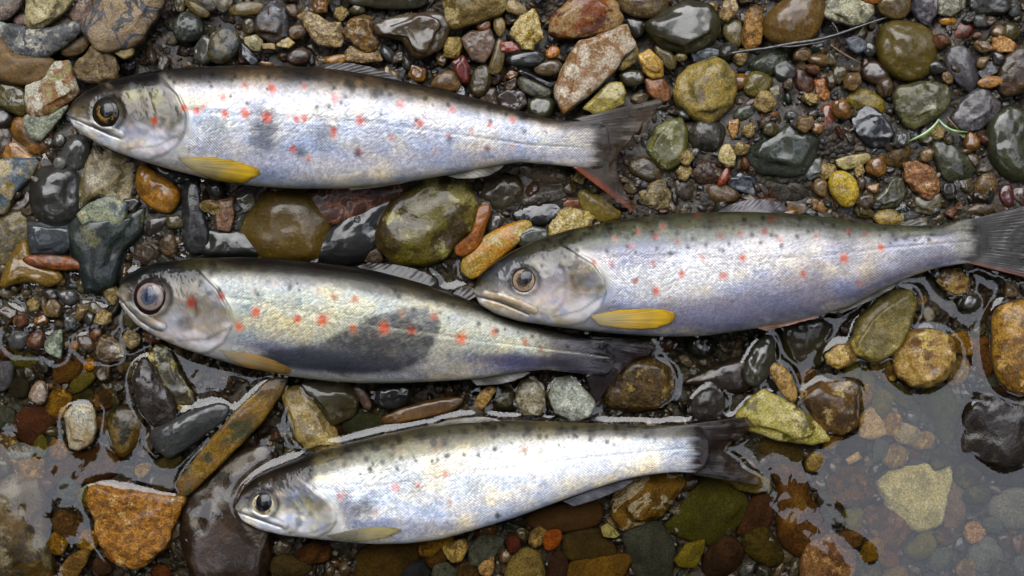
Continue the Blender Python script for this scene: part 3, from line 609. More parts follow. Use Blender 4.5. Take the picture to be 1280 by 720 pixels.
13;mf;72521f,4e3814,9c8c6c;1000,490 1020,478 1060,475 1075,480 1075,500 1068,530 1050,541 1030,540 1010,525;brown rugged rock with a grey crusted side, lower right
-4;pf;b09a7c,927e64;1075,520 1090,510 1105,530 1108,542 1090,548 1075,545;peach stone under the sky reflection right of the brown rugged rock
-6;pf;948874,786e5e;1115,540 1125,528 1145,533 1152,545 1137,557 1122,552;tan trapezoid stone under the sky reflection
-3;mf;aca684,8e8a6c,b8b49c;1100,605 1115,590 1150,580 1185,582 1190,595 1182,625 1170,655 1150,662 1130,650 1110,630;large creamy white stone under the water at lower right
-8;pr;4c4c22,38381a;1100,470 1130,485 1145,500 1140,515 1115,500;submerged olive stone below the tan blocky rock
-8;pr;484a22,34361a;1150,490 1180,485 1195,495 1195,540 1180,555 1165,530 1150,510;submerged dark green stone left of the black brown boulder
0;kr;6a4a16,3a280c,94701f;1033,610 1045,590 1060,583 1080,590 1090,610 1080,630 1060,635 1040,630;gold flecked black lump left of the creamy white stone
4;kr;9a7c34,766024;1005,575 1020,563 1032,570 1028,585 1010,592;mustard pebble below the yellow green sharp rock
-8;mr;684620,4c3216,80602f;960,580 980,570 1000,580 1008,600 1008,622 1028,640 1032,655 1015,680 995,691 975,675 972,640 975,620;long orange brown stone shaped like a bottle underwater
-10;pr;50501f,3c3c18,5e5630;850,640 870,605 900,600 930,615 942,630 930,645 900,672 880,678 860,670 845,665 832,655;large mossy green flat stone below the lowest trout's tail
-5;pf;80763a,645a28;912,602 945,590 960,600 962,612 945,616 925,612;yellow olive stone tucked under the lowest trout's tail fin
-14;pr;4c362a,36261e;930,650 940,620 963,618 965,655 945,665 920,668;purple brown stone between green flat and orange bottle stones
-9;mr;52461c,3c3314;930,670 945,660 960,662 978,690 975,705 950,705 932,690;olive brown pear shaped stone near the bottom edge
-7;pf;80742a,60561f;843,700 858,680 880,675 878,690 870,708 850,708;yellow green chip near the bottom edge
-12;mr;463020,322216;880,690 905,665 930,685 925,705 905,720 880,718;brown stone right of the yellow green chip
-6;mf;967250,745540,b09474;1000,705 1010,680 1035,670 1055,672 1066,690 1065,712 1055,730 1005,732;pink brown rounded stone at the bottom edge
-8;pr;86681c,644c14;1075,690 1085,675 1100,672 1105,685 1095,700 1078,702;yellow pebble right of the pink brown stone
-10;pr;704818,523410;1095,690 1115,688 1126,705 1105,712;orange brown pebble beside the yellow pebble
-9;pr;766024,584818;1105,715 1120,705 1135,715 1135,732 1105,732;mustard stone at the bottom edge below the orange brown pebble
-10;mr;604838,46342a,7a6250;1080,640 1095,632 1130,645 1138,665 1118,690 1100,680 1085,660;mottled brown stone below left of the creamy white stone
-5;pr;7c7c7a,606260;1235,640 1245,620 1270,610 1290,610 1290,655 1265,660 1245,650;grey stone under the sky reflection at the right edge
-7;kr;b08e70,8a6c54;1205,660 1215,652 1232,657 1230,672 1215,680 1207,672;small cream pebble under the sky reflection at lower right
-14;pr;76665e,5c4f49;1172,620 1186,592 1204,600 1208,640 1196,660 1176,655;pinkish grey stone under the sky reflection right of the creamy stone
-13;pr;6e7270,565a58;1208,690 1222,670 1246,674 1252,698 1238,714 1214,710;dull grey stone under the sky reflection near the lower right corner
-6;pr;484b46,363934;780,665 800,655 820,652 838,675 840,700 835,728 800,728 785,690;smooth slate grey slab at the bottom edge
-2;vf;86662e,5a4420,9c968a;768,620 780,595 810,588 850,592 853,605 840,625 825,645 800,655 780,662 768,645;ochre stone with grey white veins under the lowest trout's tail stalk
-6;sr;5c4834,443426;660,645 690,632 740,622 750,640 745,655 720,662 690,663 670,660;flat grey brown stone under the lowest trout's anal fin
-6;pr;aa5c1c,824414;678,670 685,663 700,662 702,672 695,685 682,688;bright orange oval pebble below the flat grey brown stone
-9;pr;4c3e1e,392e16;710,665 745,660 758,670 770,690 760,700 715,700 705,690;olive brown stone right of the orange oval pebble
-7;pr;765822,5a4218;712,702 750,696 785,692 786,705 770,730 715,730;ochre brown stone at the bottom edge left of the slate slab
-4;pf;aaa47c,8a845e;752,660 760,655 773,667 768,672 755,670;white chip above the slate grey slab's left corner
-8;pr;643028,4a241c;633,675 645,667 651,683 640,692 635,685;maroon chip left of the orange oval pebble
-8;gr;6c6048,4e4636,8a7c58;632,715 645,690 665,685 678,700 678,730 635,730;grey and ochre speckled stone at the bottom edge
-6;kf;be9c6c,947650;597,700 605,690 617,695 618,712 610,722 600,715;cream pebble near the bottom edge left of the speckled stone
-5;mf;b29c6e,927a48,cabf9c;552,680 580,674 585,685 575,702 565,702 555,690;heart shaped cream stone under the lowest trout's belly
-9;pr;54421c,403216;450,690 480,676 530,676 520,700 500,720 490,732 450,732 447,705;large olive brown stone under the lowest trout's belly
-10;pr;2b2d34,1f2126;500,710 525,700 535,712 535,732 495,732;slate black stone at the bottom edge left of the heart shaped stone
-11;pr;60421c,483114;532,690 550,684 560,700 545,712 534,706;brown pebble between the slate black and heart shaped stones
5;vf;3c2c24,2c201a,4c3c34;232,640 240,610 260,588 290,572 330,565 345,600 350,620 342,645 335,690 330,732 250,732 240,690;large dark chocolate slab with pale scratches under the lowest trout's head
-9;mr;5a3c1e,402a16;370,690 390,678 410,680 412,700 390,705 372,700;rusty brown stone under the lowest trout's throat
-11;pr;4a3e24,382f1b;338,700 360,692 385,700 388,715 360,722 340,715;dull olive stone right of the chocolate slab
12;mf;6a521a,40341a,8c8470;-15,610 20,595 50,600 58,630 62,670 68,732 -15,732;large mossy boulder in the lower left corner breaking the water
-8;mr;664612,48310e;60,590 90,565 130,560 150,575 135,600 95,605 65,600;submerged mossy brown stone below the white block
18;kf;b67e32,94642c,ccb890;115,625 125,610 145,612 180,615 230,620 232,630 215,660 205,680 180,705 165,711 140,700 122,675;orange rugged rock with a white stripe at lower left
-5;kr;a0804c,785c34;75,715 85,695 108,687 112,695 95,725 72,732;tan stone near the bottom edge left of the orange rugged rock
-12;pr;503a28,3a2a1c;116,698 135,700 142,715 120,720;small brown stone below the orange rugged rock
-9;pr;6c3e1c,502d14;188,715 196,706 210,708 214,722 198,728;rusty pebble at the bottom edge left of the chocolate slab
-4;kr;ac8c44,846a30;168,590 175,580 190,580 185,592 175,597;small yellow cream pebble below the water ringed mossy stone
-4;pr;504a32,3c3826;195,580 215,565 230,572 215,590 200,588;grey green pebble left of the long ochre slab
-9;pr;4e401a,3a3014;188,600 205,592 222,598 220,612 198,616;dull olive pebble left of the long ochre slab's lower end
-4;mr;969696,74767a;10,560 25,553 42,560 42,570 25,575 10,570;translucent white pebble under the sky reflection at left
-2;pr;6c6e7c,565862;-8,455 12,452 17,462 12,485 -8,490;blue grey stone at the left edge half way down
-10;pr;84786a,6a6054;1157,382 1172,364 1192,368 1196,388 1184,400 1164,398;tan stone beneath the sky gleam under the right hand trout
-6;kr;9a8466,786650;1143,374 1150,367 1158,371 1157,381 1148,384;small tan pebble beneath the sky gleam by the olive faceted rock
11;mf;ac9468,8a5c34,c4bca0;1172,350 1180,338 1200,337 1210,350 1205,365 1195,368 1180,362;cream and rust pebble below the right hand trout's tail stalk
-7;pr;402e18,2e2111;1218,350 1245,345 1250,380 1235,415 1220,400;dark brown submerged stone below the right hand trout's tail
-3;mr;74502c,523820;1215,425 1238,420 1243,465 1225,470 1215,450;brown stone left of the big yellow brown boulder
3;pr;5c3414,40240e;820,425 840,418 846,432 835,440 822,438;dark orange pebble under the right hand trout's belly
2;pr;30302b,222220;860,418 890,416 892,440 875,448 860,440;dark grey stone below the right hand trout's belly, left of brown slab
-10;pr;60502a,483c20;955,545 1000,555 1010,570 985,585 960,575 948,560;olive tan stone in shade under the yellow green sharp rock
-11;pr;464640,34342f;1020,620 1040,612 1055,635 1048,658 1030,652;blue grey stone left of the mottled brown stone
-6;mr;383028,282220;1050,552 1075,543 1085,560 1070,582 1054,575;dark stone below the brown rugged rock
-2;pf;ae9a7c,8c7a60;1058,574 1072,565 1077,573 1062,580;white chip below the brown rugged rock
-9;mr;503c1e,3a2c18;590,700 600,720 585,732 560,730 565,712;brown stone at the bottom edge between cream pebbles
-12;pr;402c20,2e2018;690,690 706,692 712,715 700,730 682,726;dark brown stone at the bottom edge right of the speckled stone
"""
# ------------------------------------------------------------------ stones: each outline has its own shape, thickness and rock
def densify(poly, rounded):
    P = np.array(poly, float)
    for _ in range(3 if rounded else 1):
        Q = np.roll(P, -1, 0)
        w = 0.25 if rounded else 0.09
        P = np.stack([(1-w)*P+w*Q, w*P+(1-w)*Q], 1).reshape(-1, 2)
    if rounded:   # undo Chaikin's shrinking
        c = P.mean(0); P = c+(P-c)*1.04
    return P

def centroid(P):
    x, y = P[:, 0], P[:, 1]; x2, y2 = np.roll(x, -1), np.roll(y, -1)
    cr = x*y2-x2*y; A = cr.sum()/2
    return np.array([((x+x2)*cr).sum()/(6*A), ((y+y2)*cr).sum()/(6*A)]), abs(A)

def radial(P, c, nb=120):
    """outline radius by angle about c (farthest crossing)"""
    th = np.arange(nb)*2*math.pi/nb
    d = np.stack([np.cos(th), np.sin(th)], 1)
    A = P-c; B = np.roll(A, -1, 0); E = B-A
    den = d[:, None, 0]*E[None, :, 1]-d[:, None, 1]*E[None, :, 0]
    den = np.where(np.abs(den) < 1e-9, 1e-9, den)
    t = (A[None, :, 0]*E[None, :, 1]-A[None, :, 1]*E[None, :, 0])/den
    s = (A[None, :, 0]*d[:, None, 1]-A[None, :, 1]*d[:, None, 0])/den
    ok = (s >= -1e-6) & (s <= 1+1e-6) & (t > 0)
    r = np.where(ok, t, 0).max(1)
    r[r == 0] = r[r > 0].mean()
    return r

def stone_geometry(poly, rounded, top, rng, code='p', thick=None, n=None):
    P = densify(poly, rounded)
    c, area = centroid(P)
    R = radial(P, c)*(1.11 if area > 300 else 1.16)
    size = math.sqrt(area)
    minor = area/max(R.max()*2, 1)*1.27
    H = 0.5*(thick if thick else np.clip(0.8*minor, 8, 62))
    if n is None: n = 4 if size > 26 else 3
    D, F = ICO[n]
    cxy = np.hypot(D[:, 0], D[:, 1])
    q = P-c; cv = q.T@q; ev, evec = np.linalg.eigh(cv); k_ = min(math.sqrt(ev[1]/max(ev[0], 1e-6)), 4.5)
    ax = evec[:, 1]; u_, v_ = D[:, :2]@ax, D[:, :2]@np.array([-ax[1], ax[0]])
    u_ = u_*k_; dx_, dy_ = u_*ax[0]-v_*ax[1], u_*ax[1]+v_*ax[0]     # spread the points evenly round long stones
    th = np.arctan2(dy_, dx_) % (2*math.pi)
    u = th/(2*math.pi)*len(R); i0 = np.floor(u).astype(int) % len(R); fr = u-np.floor(u)
    rr = R[i0]*(1-fr)+R[(i0+1) % len(R)]*fr
    # cut facets on a unit body
    npl = rng.randint(7, 12) if not rounded else rng.randint(4, 8)
    pw = 34.0 if not rounded else 9.0
    acc = np.ones(len(D))
    for _ in range(npl):
        nn = rng.randn(3); nn[2] = abs(nn[2])*0.9+0.25; nn /= np.linalg.norm(nn)
        off = rng.uniform(0.56, 0.86) if not rounded else rng.uniform(0.78, 0.97)
        acc += np.clip(D@nn/off, 0, None)**pw
    rho = acc**(-1/pw)
    if not rounded: rho = np.minimum(rho*1.08, 1.0)
    rho = rho+(1-rho)*cxy**5
    e = 0.78 if rounded else 0.5
    x = np.cos(th)*rr*cxy**e*rho; y = np.sin(th)*rr*cxy**e*rho
    z = np.sign(D[:, 2])*np.abs(D[:, 2])**(0.9 if rounded else 0.75)*H*rho
    P3 = np.stack([x, y, z], 1)
    amp = {'k': 0.085, 'g': 0.04, 'm': 0.05, 's': 0.03, 'v': 0.05, 'b': 0.045, 'p': 0.04}[code]*(0.8 if rounded else 1.15)
    off = rng.uniform(0, 30, 3)
    nz = fnoise(P3/(size*0.42)+off, 3, 0.55)
    if code == 'k': nz = nz-0.8*np.abs(vnoise(P3/(size*0.16)+off))
    P3 = P3*(1+amp*nz)[:, None]
    P3[:, 2] += 0.06*H*fnoise(P3/(size*0.2)+off, 2)
    zc = top-H
    return P3, F, c, zc, size, H

OCC = np.zeros((760, 1340), bool)       # photo area already covered by a stone or a fish
def cover(poly):
    P = np.array(poly, float); x0, y0 = np.floor(P.min(0)).astype(int); x1, y1 = np.ceil(P.max(0)).astype(int)
    xs = np.arange(max(x0, -30), min(x1, 1309)+1); ys = np.arange(max(y0, -20), min(y1, 739)+1)
    if len(xs) == 0 or len(ys) == 0: return
    X, Y = np.meshgrid(xs, ys); ins = np.zeros(X.shape, bool)
    Q = np.roll(P, -1, 0)
    for (ax, ay), (bx, by) in zip(P, Q):
        cnd = (ay > Y) != (by > Y)
        if ay != by: ins ^= cnd & (X < (bx-ax)*(Y-ay)/(by-ay)+ax)
    OCC[ys[0]+20:ys[-1]+21, xs[0]+30:xs[-1]+31] |= ins

def place_stone(name, poly, rounded, top, mat_args, rng, code, thick=None, n=None):
    P3, F, c, zc, size, H = stone_geometry(poly, rounded, top, rng, code, thick, n)
    s = 1-zc*K/CAM_H
    V = P3*K; V[:, 1] *= -1; V[:, 0] *= s; V[:, 1] *= s
    loc = Vector((float(wx(c[0], zc)), float(wy(c[1], zc)), zc*K))
    mat = stone_material(*mat_args(size)) if callable(mat_args) else mat_args
    me = new_mesh(name, V, F[:, ::-1], mat)
    o = link(name, me, loc=loc)
    splat_world(V+np.array(loc))
    return o, size

CAT = []
def short_ref(label):
    w = label.split(); cut = {'at', 'above', 'below', 'under', 'left', 'right', 'near', 'beside', 'behind', 'between', 'lying', 'touching', 'against', 'in', 'cut', 'tucked',
                              'underneath', 'beneath', 'next', 'just', 'half', 'deep', 'showing', 'squeezed', 'breaking', 'standing', 'from', 'ringed', 'standing', 'by', 'slanting', 'sloping', 'leaning', 'reaching', 'the', 'atop', 'through', 'along', 'on', 'stuck', 'upper'}
    out = []
    for k in w:
        if k in cut and len(out) > 1: break
        out.append(k)
    return ' '.join(out[:8])
def place_phrase(x, y, used, stem):
    refs = sorted(CAT, key=lambda c: math.hypot(c[0]-x, c[1]-y)-0.5*c[2])
    names = [c[3] for c in CAT]
    for c in refs[:8]:
        if names.count(c[3]) > 1: continue
        dx, dy = x-c[0], y-c[1]
        side = ('right of' if dx > 0 else 'left of') if abs(dx) > abs(dy) else ('below' if dy > 0 else 'above')
        lab = f'{stem} just {side} the {c[3]}'
        if lab not in used and len(lab.split()) <= 16: used.add(lab); return lab
    return None
def build_catalogue():
    for i, line in enumerate(STONES.strip().split('\n')):
        top, kind, cols, poly, label = line.split(';')
        poly = [tuple(float(v) for v in q.split(',')) for q in poly.split()]
        cols = cols.split(',')
        rng = np.random.RandomState(100+i)
        code, rounded, dry = kind[0], kind[1] == 'r', kind.endswith('d')
        _, area = centroid(np.array(poly))
        name = 'stone' if area > 700 else 'pebble'
        o, size = place_stone(name, poly, rounded, float(top), lambda sz: (code, cols, sz, 500+i, dry, float(top) < 1.5), rng, code)
        tag(o, label, name)
        cover(poly)
        c0, _ = centroid(np.array(poly)); CAT.append((c0[0], c0[1], size, short_ref(label)))
build_catalogue()

# ------------------------------------------------------------------ small loose pebbles of the grit, a few shared rocks
FILL_COLS = [('tan', 'p', ['8f744c', '6a5334']), ('dark grey', 'p', ['3c3a36', '2a2926']), ('rusty brown', 'm', ['6e4222', '4a2c18', '8a6038']),
             ('pale cream', 'k', ['ae9c7a', '86744e', 'c8ba9a']), ('olive', 'p', ['5c5228', '423a1c']), ('brown', 'm', ['56432e', '3a2c1e', '6c583e']),
             ('amber', 'p', ['96682a', '6c481c']), ('slate grey', 's', ['5a5c5c', '424446', '74767a'])]
def build_fill():
    rng = np.random.RandomState(21)
    mats = [[stone_material(k, c, 14, 900+j*7+q) for q in range(2)] for j, (_, k, c) in enumerate(FILL_COLS)]
    done = 0; used = set()
    spots = [(1000, 130, 70, 55), (1215, 55, 55, 45), (905, 180, 60, 60), (60, 405, 80, 60), (60, 460, 70, 40), (1060, 215, 60, 40), (880, 60, 40, 60), (970, 235, 60, 20),
             (560, 110, 60, 30), (640, 95, 40, 40), (1230, 640, 60, 70), (40, 570, 50, 40), (1235, 420, 30, 60), (620, 690, 90, 30), (1160, 690, 60, 30), (340, 40, 120, 40), (880, 690, 80, 30), (1100, 150, 180, 130), (590, 110, 110, 100), (520, 90, 60, 60), (1190, 140, 90, 120), (100, 400, 100, 90), (220, 270, 60, 40), (690, 220, 60, 50)]
    tries = 0
    while done < 178 and tries < 30000:
        tries += 1
        sx, sy, sw, sh = spots[rng.randint(len(spots))]
        x, y = sx+rng.uniform(-1, 1)*sw, sy+rng.uniform(-1, 1)*sh
        if not (4 < x < 1276 and 4 < y < 716): continue
        r = rng.uniform(8.5, 14) if tries < 9000 else rng.uniform(5, 9) if tries < 20000 else rng.uniform(4, 6.5)
        xi, yi, ri = int(x)+30, int(y)+20, int(r*0.85)
        if OCC[yi-ri:yi+ri+1, xi-ri:xi+ri+1].mean() > (0.2 if r > 8 else 0.1): continue
        nv = rng.randint(6, 9); a = np.sort(rng.uniform(0, 2*math.pi, nv)); 
        if np.diff(np.append(a, a[0]+2*math.pi)).max() > 1.7: continue
        el = rng.uniform(0.65, 1.0); rot = rng.uniform(0, 3.14)
        q = np.stack([np.cos(a)*r, np.sin(a)*r*el], 1)*rng.uniform(0.85, 1.15, (nv, 1))
        q = np.stack([q[:, 0]*math.cos(rot)-q[:, 1]*math.sin(rot)+x, q[:, 0]*math.sin(rot)+q[:, 1]*math.cos(rot)+y], 1)
        j = rng.randint(len(FILL_COLS)); nm, code, _ = FILL_COLS[j]
        top = float(ground_z(x, y))+r*rng.uniform(0.9, 1.5)+(5 if y < 200 else 1)
        o, _ = place_stone('pebble', q, rng.rand() < 0.6, top, mats[j][rng.randint(2)], rng, code, thick=r*1.5, n=3)
        lab = place_phrase(x, y, used, f'{"small" if r > 8 else "tiny"} {nm} pebble')
        tag(o, lab or f'small {nm} pebble loose in the wet grit among the bigger stones', 'pebble', f'loose {nm} pebbles in the wet grit')
        cover(q)
        done += 1

# middling stones lying in the shallow water
SUNK_COLS = [('olive', 'p', ['6a6428', '4c481e', '80743a']), ('tan', 'm', ['8c744c', '64502e', 'a89468']), ('brown', 'm', ['5e4426', '40301c', '7a5c34']),
             ('slate grey', 'p', ['585c58', '40443f', '70746c']), ('ochre', 'm', ['94702c', '6a4e1e', 'b08c48']), ('dark mossy', 'm', ['3e3c1c', '2c2814', '5c5628'])]
def build_sunken():
    rng = np.random.RandomState(77); used = set(); done = 0
    mats = [[stone_material(k, c, 34, 1500+j*5+q, False, True) for q in range(2)] for j, (_, k, c) in enumerate(SUNK_COLS)]
    regs = [(1160, 610, 125, 115), (1085, 505, 90, 50), (55, 600, 60, 110), (1215, 450, 70, 70), (620, 700, 160, 30), (60, 500, 70, 60)]
    for _ in range(6000):
        if done >= 46: break
        a_ = regs[rng.randint(len(regs))]
        x, y = a_[0]+rng.uniform(-1, 1)*a_[2], a_[1]+rng.uniform(-1, 1)*a_[3]
        r = rng.uniform(13, 24)
        if not (0 < x < 1280 and 420 < y < 722): continue
        ri = int(r*0.8); xi, yi = int(x)+30, int(y)+20
        if OCC[max(yi-ri, 0):yi+ri+1, max(xi-ri, 0):xi+ri+1].mean() > 0.22: continue
        nv = rng.randint(6, 9); a = np.sort((np.arange(nv)+rng.uniform(-.32, .32, nv))*2*math.pi/nv)
        rot = rng.uniform(0, 3.14); el = rng.uniform(0.6, 0.95)
        q = np.stack([np.cos(a)*r, np.sin(a)*r*el], 1)*rng.uniform(0.88, 1.12, (nv, 1))
        q = np.stack([q[:, 0]*math.cos(rot)-q[:, 1]*math.sin(rot)+x, q[:, 0]*math.sin(rot)+q[:, 1]*math.cos(rot)+y], 1)
        j = rng.randint(len(SUNK_COLS)); nm, code, _c = SUNK_COLS[j]
        o, _s = place_stone('stone', q, rng.rand() < 0.5, rng.uniform(-9, -3), mats[j][rng.randint(2)], rng, code)
        lab = place_phrase(x, y, used, f'{nm} submerged stone')
        tag(o, lab or f'{nm} submerged stone in the shallow water among others', 'stone', 'stones lying in the shallow water')
        cover(q); done += 1
build_sunken()
build_fill()

# the gravel nobody could count: one mesh of little faceted stones under and between everything
def build_gravel():
    rng = np.random.RandomState(33)
    pal = [hexlin(h, ALB) for h in ('4a3a28', '6b5436', '2e2a25', '6c5a40', '55452f', '7c6a4c', '3a3f38', '5d3a22', '565652', '8e7c5e', '403022', '4a421e')]
    V = []; F = []; C = []; k = 0
    def add(D, T, x, y, z, r, flat):
        nonlocal k
        n = len(D)
        cut = np.ones(n)
        for _ in range(8):
            nn = rng.randn(3); nn /= np.linalg.norm(nn); cut = np.minimum(cut, rng.uniform(0.5, 0.9)/np.clip(D@nn, 0.05, None))
        A = D*np.minimum(cut, 1)[:, None]*(1+0.03*rng.randn(n, 1).clip(-1.6, 1.6))*[r*1.25, r*rng.uniform(0.6, 1), r*flat]
        a = rng.uniform(0, 6.28); ca, sa = math.cos(a), math.sin(a)
        B = np.stack([A[:, 0]*ca-A[:, 1]*sa+x, A[:, 0]*sa+A[:, 1]*ca+y, A[:, 2]+z], 1)
        V.append(np.stack([(B[:, 0]-640)*K, (360-B[:, 1])*K, B[:, 2]*K], 1)); F.append(T[:, ::-1]+k); k += n
        C.append(np.tile(np.array(pal[rng.randint(len(pal))])*rng.uniform(0.28, 1.15), (n, 1)))
    # fine grains within the frame, with angular chips wedged into the gaps
    for q in range(13000):
        x, y = rng.uniform(-60, 1340), rng.uniform(-60, 780)
        inside = OCC[min(max(int(y)+20, 0), 759), min(max(int(x)+30, 0), 1339)]
        if inside and rng.rand() < 0.85: continue
        r = min(2.0+rng.exponential(1.6), 6.5) if q % 3 else rng.uniform(4.5, 10.5)
        z = float(ground_z(x, y))+(rng.uniform(-0.4, 0.6)*r if q % 3 else rng.uniform(-0.3, 0.55)*r)
        add(*(ICO[1] if r < 3.5 else ICO[2]), x, y, z, r, rng.uniform(0.5, 0.9))
    # broken stone lying under the water
    for _ in range(900):
        x, y = rng.uniform(-60, 1340), rng.uniform(430, 780)
        if OCC[min(max(int(y)+20, 0), 759), min(max(int(x)+30, 0), 1339)]: continue
        r = rng.uniform(6, 13)
        add(*ICO[2], x, y, float(ground_z(x, y))+rng.uniform(-0.3, 0.3)*r, r, rng.uniform(0.5, 0.8))
    # coarse cobble carrying on past the frame
    for _ in range(4200):
        x, y = 640+rng.uniform(-1, 1)*rng.uniform(650, 1150), 360+rng.uniform(-1, 1)*rng.uniform(370, 800)
        if -25 < x < 1305 and -25 < y < 745: continue
        r = 6+rng.exponential(8)
        if r > 32: continue
        z = float(ground_z(np.clip(x, -400, 1700), np.clip(y, -300, 1000)))+r*0.25
        add(*ICO[2], x, y, z, r, rng.uniform(0.5, 0.8))
    V = np.concatenate(V); F = np.concatenate(F); C = np.concatenate(C)
    T = NT('gravel_mix')
    at = T.n('ShaderNodeAttribute', attribute_name='Col').outputs['Color']
    geo = T.n('ShaderNodeNewGeometry').outputs['Position']
    nz = T.noise(geo, 900, 3, 0.6)
    col = T.mix(nz, T.mix(1.0, at, (0.5, 0.5, 0.5), 'MULTIPLY'), T.mix(1.0, at, (1.3, 1.3, 1.3), 'MULTIPLY'))
    b = T.n('ShaderNodeBsdfPrincipled', {'Base Color': col, 'Roughness': 0.4, 'Normal': T.bump(nz, 0.6, 0.0006), 'Coat Weight': 0.4, 'Coat Roughness': 0.12, 'Coat IOR': 1.4, 'Specular IOR Level': 0.15})
    me = new_mesh('gravel', V, F, T.done(b.outputs[0]), False)
    ca = me.color_attributes.new('Col', 'FLOAT_COLOR', 'POINT')
    ca.data.foreach_set('color', np.concatenate([C, np.ones((len(C), 1))], 1).astype(np.float32).ravel())
    o = link('gravel', me)
    tag(o, 'fine wet gravel filling the gaps between the stones', 'gravel', kind='stuff')
    splat_world(V)
build_gravel()
# ------------------------------------------------------------------ four trout
FA = 0.5            # reflectance of wet trout skin relative to the tones noted below
def polyline_dist(px, py, pts):
    """distance to a polyline and the signed side of it"""
    best = np.full(px.shape, 1e9); side = np.zeros(px.shape)
    for (ax, ay), (bx, by) in zip(pts[:-1], pts[1:]):
        ex, ey = bx-ax, by-ay; L2 = ex*ex+ey*ey+1e-9
        t = np.clip(((px-ax)*ex+(py-ay)*ey)/L2, 0, 1)
        dx, dy = px-(ax+t*ex), py-(ay+t*ey); d = np.hypot(dx, dy)
        m = d < best
        best = np.where(m, d, best); side = np.where(m, np.sign(ex*(py-ay)-ey*(px-ax)), side)
    return best, side

def resample(pts, n):
    P = np.array(pts, float); s = np.concatenate([[0], np.cumsum(np.hypot(*np.diff(P, axis=0).T))])
    t = np.linspace(0, s[-1], n)
    return np.stack([np.interp(t, s, P[:, 0]), np.interp(t, s, P[:, 1])], 1)

def smooth_curve(pts, n=60, it=3):
    P = np.array(pts, float)
    for _ in range(it):
        Q = [P[0]]
        for a, b in zip(P[:-1], P[1:]): Q += [0.75*a+0.25*b, 0.25*a+0.75*b]
        Q.append(P[-1]); P = np.array(Q)
    return resample(P, n)

def skin_material():
    T = NT('trout_skin')
    col = T.n('ShaderNodeAttribute', attribute_name='Col').outputs['Color']
    msk = T.n('ShaderNodeSeparateColor', {0: T.n('ShaderNodeAttribute', attribute_name='Mask').outputs['Color']})
    sc, silver = msk.outputs[0], msk.outputs[1]
    uv = T.n('ShaderNodeAttribute', attribute_name='ScaleUV').outputs['Vector']
    mp = T.n('ShaderNodeMapping', {'Vector': uv, 'Rotation': (0, 0, math.radians(45)), 'Scale': (1/2.7, 1/2.7, 1)}).outputs[0]
    vo = T.n('ShaderNodeTexVoronoi', {'Vector': mp, 'Scale': 1.0, 'Randomness': 0.3}, voronoi_dimensions='2D')
    dist = vo.outputs['Distance']; cell = vo.outputs['Color']
    cs = T.n('ShaderNodeSeparateColor', {0: cell}).outputs[0]
    # every scale is a little mirror with its own tone and tilt, with a darker rim
    tone = T.math('ADD', 0.75, T.math('MULTIPLY', cs, 0.5))
    rim = T.ramp(dist, 0.62, 0.36)
    tone = T.math('MULTIPLY', tone, T.math('ADD', 0.72, T.math('MULTIPLY', rim, 0.36)))
    tone = T.math('ADD', 1.0, T.math('MULTIPLY', sc, T.math('SUBTRACT', tone, 1.0)))
    tn = T.n('ShaderNodeCombineColor', {0: tone, 1: tone, 2: tone}).outputs[0]
    hue = T.mix(T.math('MULTIPLY', sc, 0.16), (1, 1, 1), T.mix(T.ramp(T.n('ShaderNodeSeparateColor', {0: cell}).outputs[1], 0.2, 0.8), (0.9, 1.0, 1.12), (1.15, 0.95, 1.02)))
    base = T.mix(1.0, T.mix(1.0, col, tn, 'MULTIPLY'), hue, 'MULTIPLY')
    N = T.n('ShaderNodeNewGeometry').outputs['Normal']
    off = T.n('ShaderNodeVectorMath', {0: cell, 1: (0.5, 0.5, 0.5)}, operation='SUBTRACT').outputs[0]
    scl = T.n('ShaderNodeVectorMath', {0: off, 'Scale': T.math('MULTIPLY', sc, 0.24)}, operation='SCALE').outputs[0]
    Nt = T.n('ShaderNodeVectorMath', {0: T.n('ShaderNodeVectorMath', {0: N, 1: scl}, operation='ADD').outputs[0]}, operation='NORMALIZE').outputs[0]
    geo = T.n('ShaderNodeTexCoord').outputs['Object']
    skin = T.noise(geo, 700, 4, 0.6)
    Nb = T.bump(T.math('ADD', T.math('MULTIPLY', rim, sc), T.math('MULTIPLY', skin, 0.35)), 0.45, 0.0005, Nt)
    Nc = T.bump(T.math('ADD', T.noise(geo, 130, 4, 0.6), T.math('MULTIPLY', T.math('MULTIPLY', rim, sc), 0.10)), 0.4, 0.0007)
    b = T.n('ShaderNodeBsdfPrincipled', {'Base Color': base, 'Metallic': T.math('MULTIPLY', silver, 0.38), 'Roughness': 0.34, 'Specular IOR Level': T.math('ADD', 0.03, T.math('MULTIPLY', silver, 0.45)), 'Normal': Nb,
            'Coat Weight': T.math('ADD', 0.45, T.math('MULTIPLY', silver, 0.35)), 'Coat Roughness': 0.03, 'Coat IOR': 1.34, 'Coat Normal': Nc})
    return T.done(b.outputs[0])

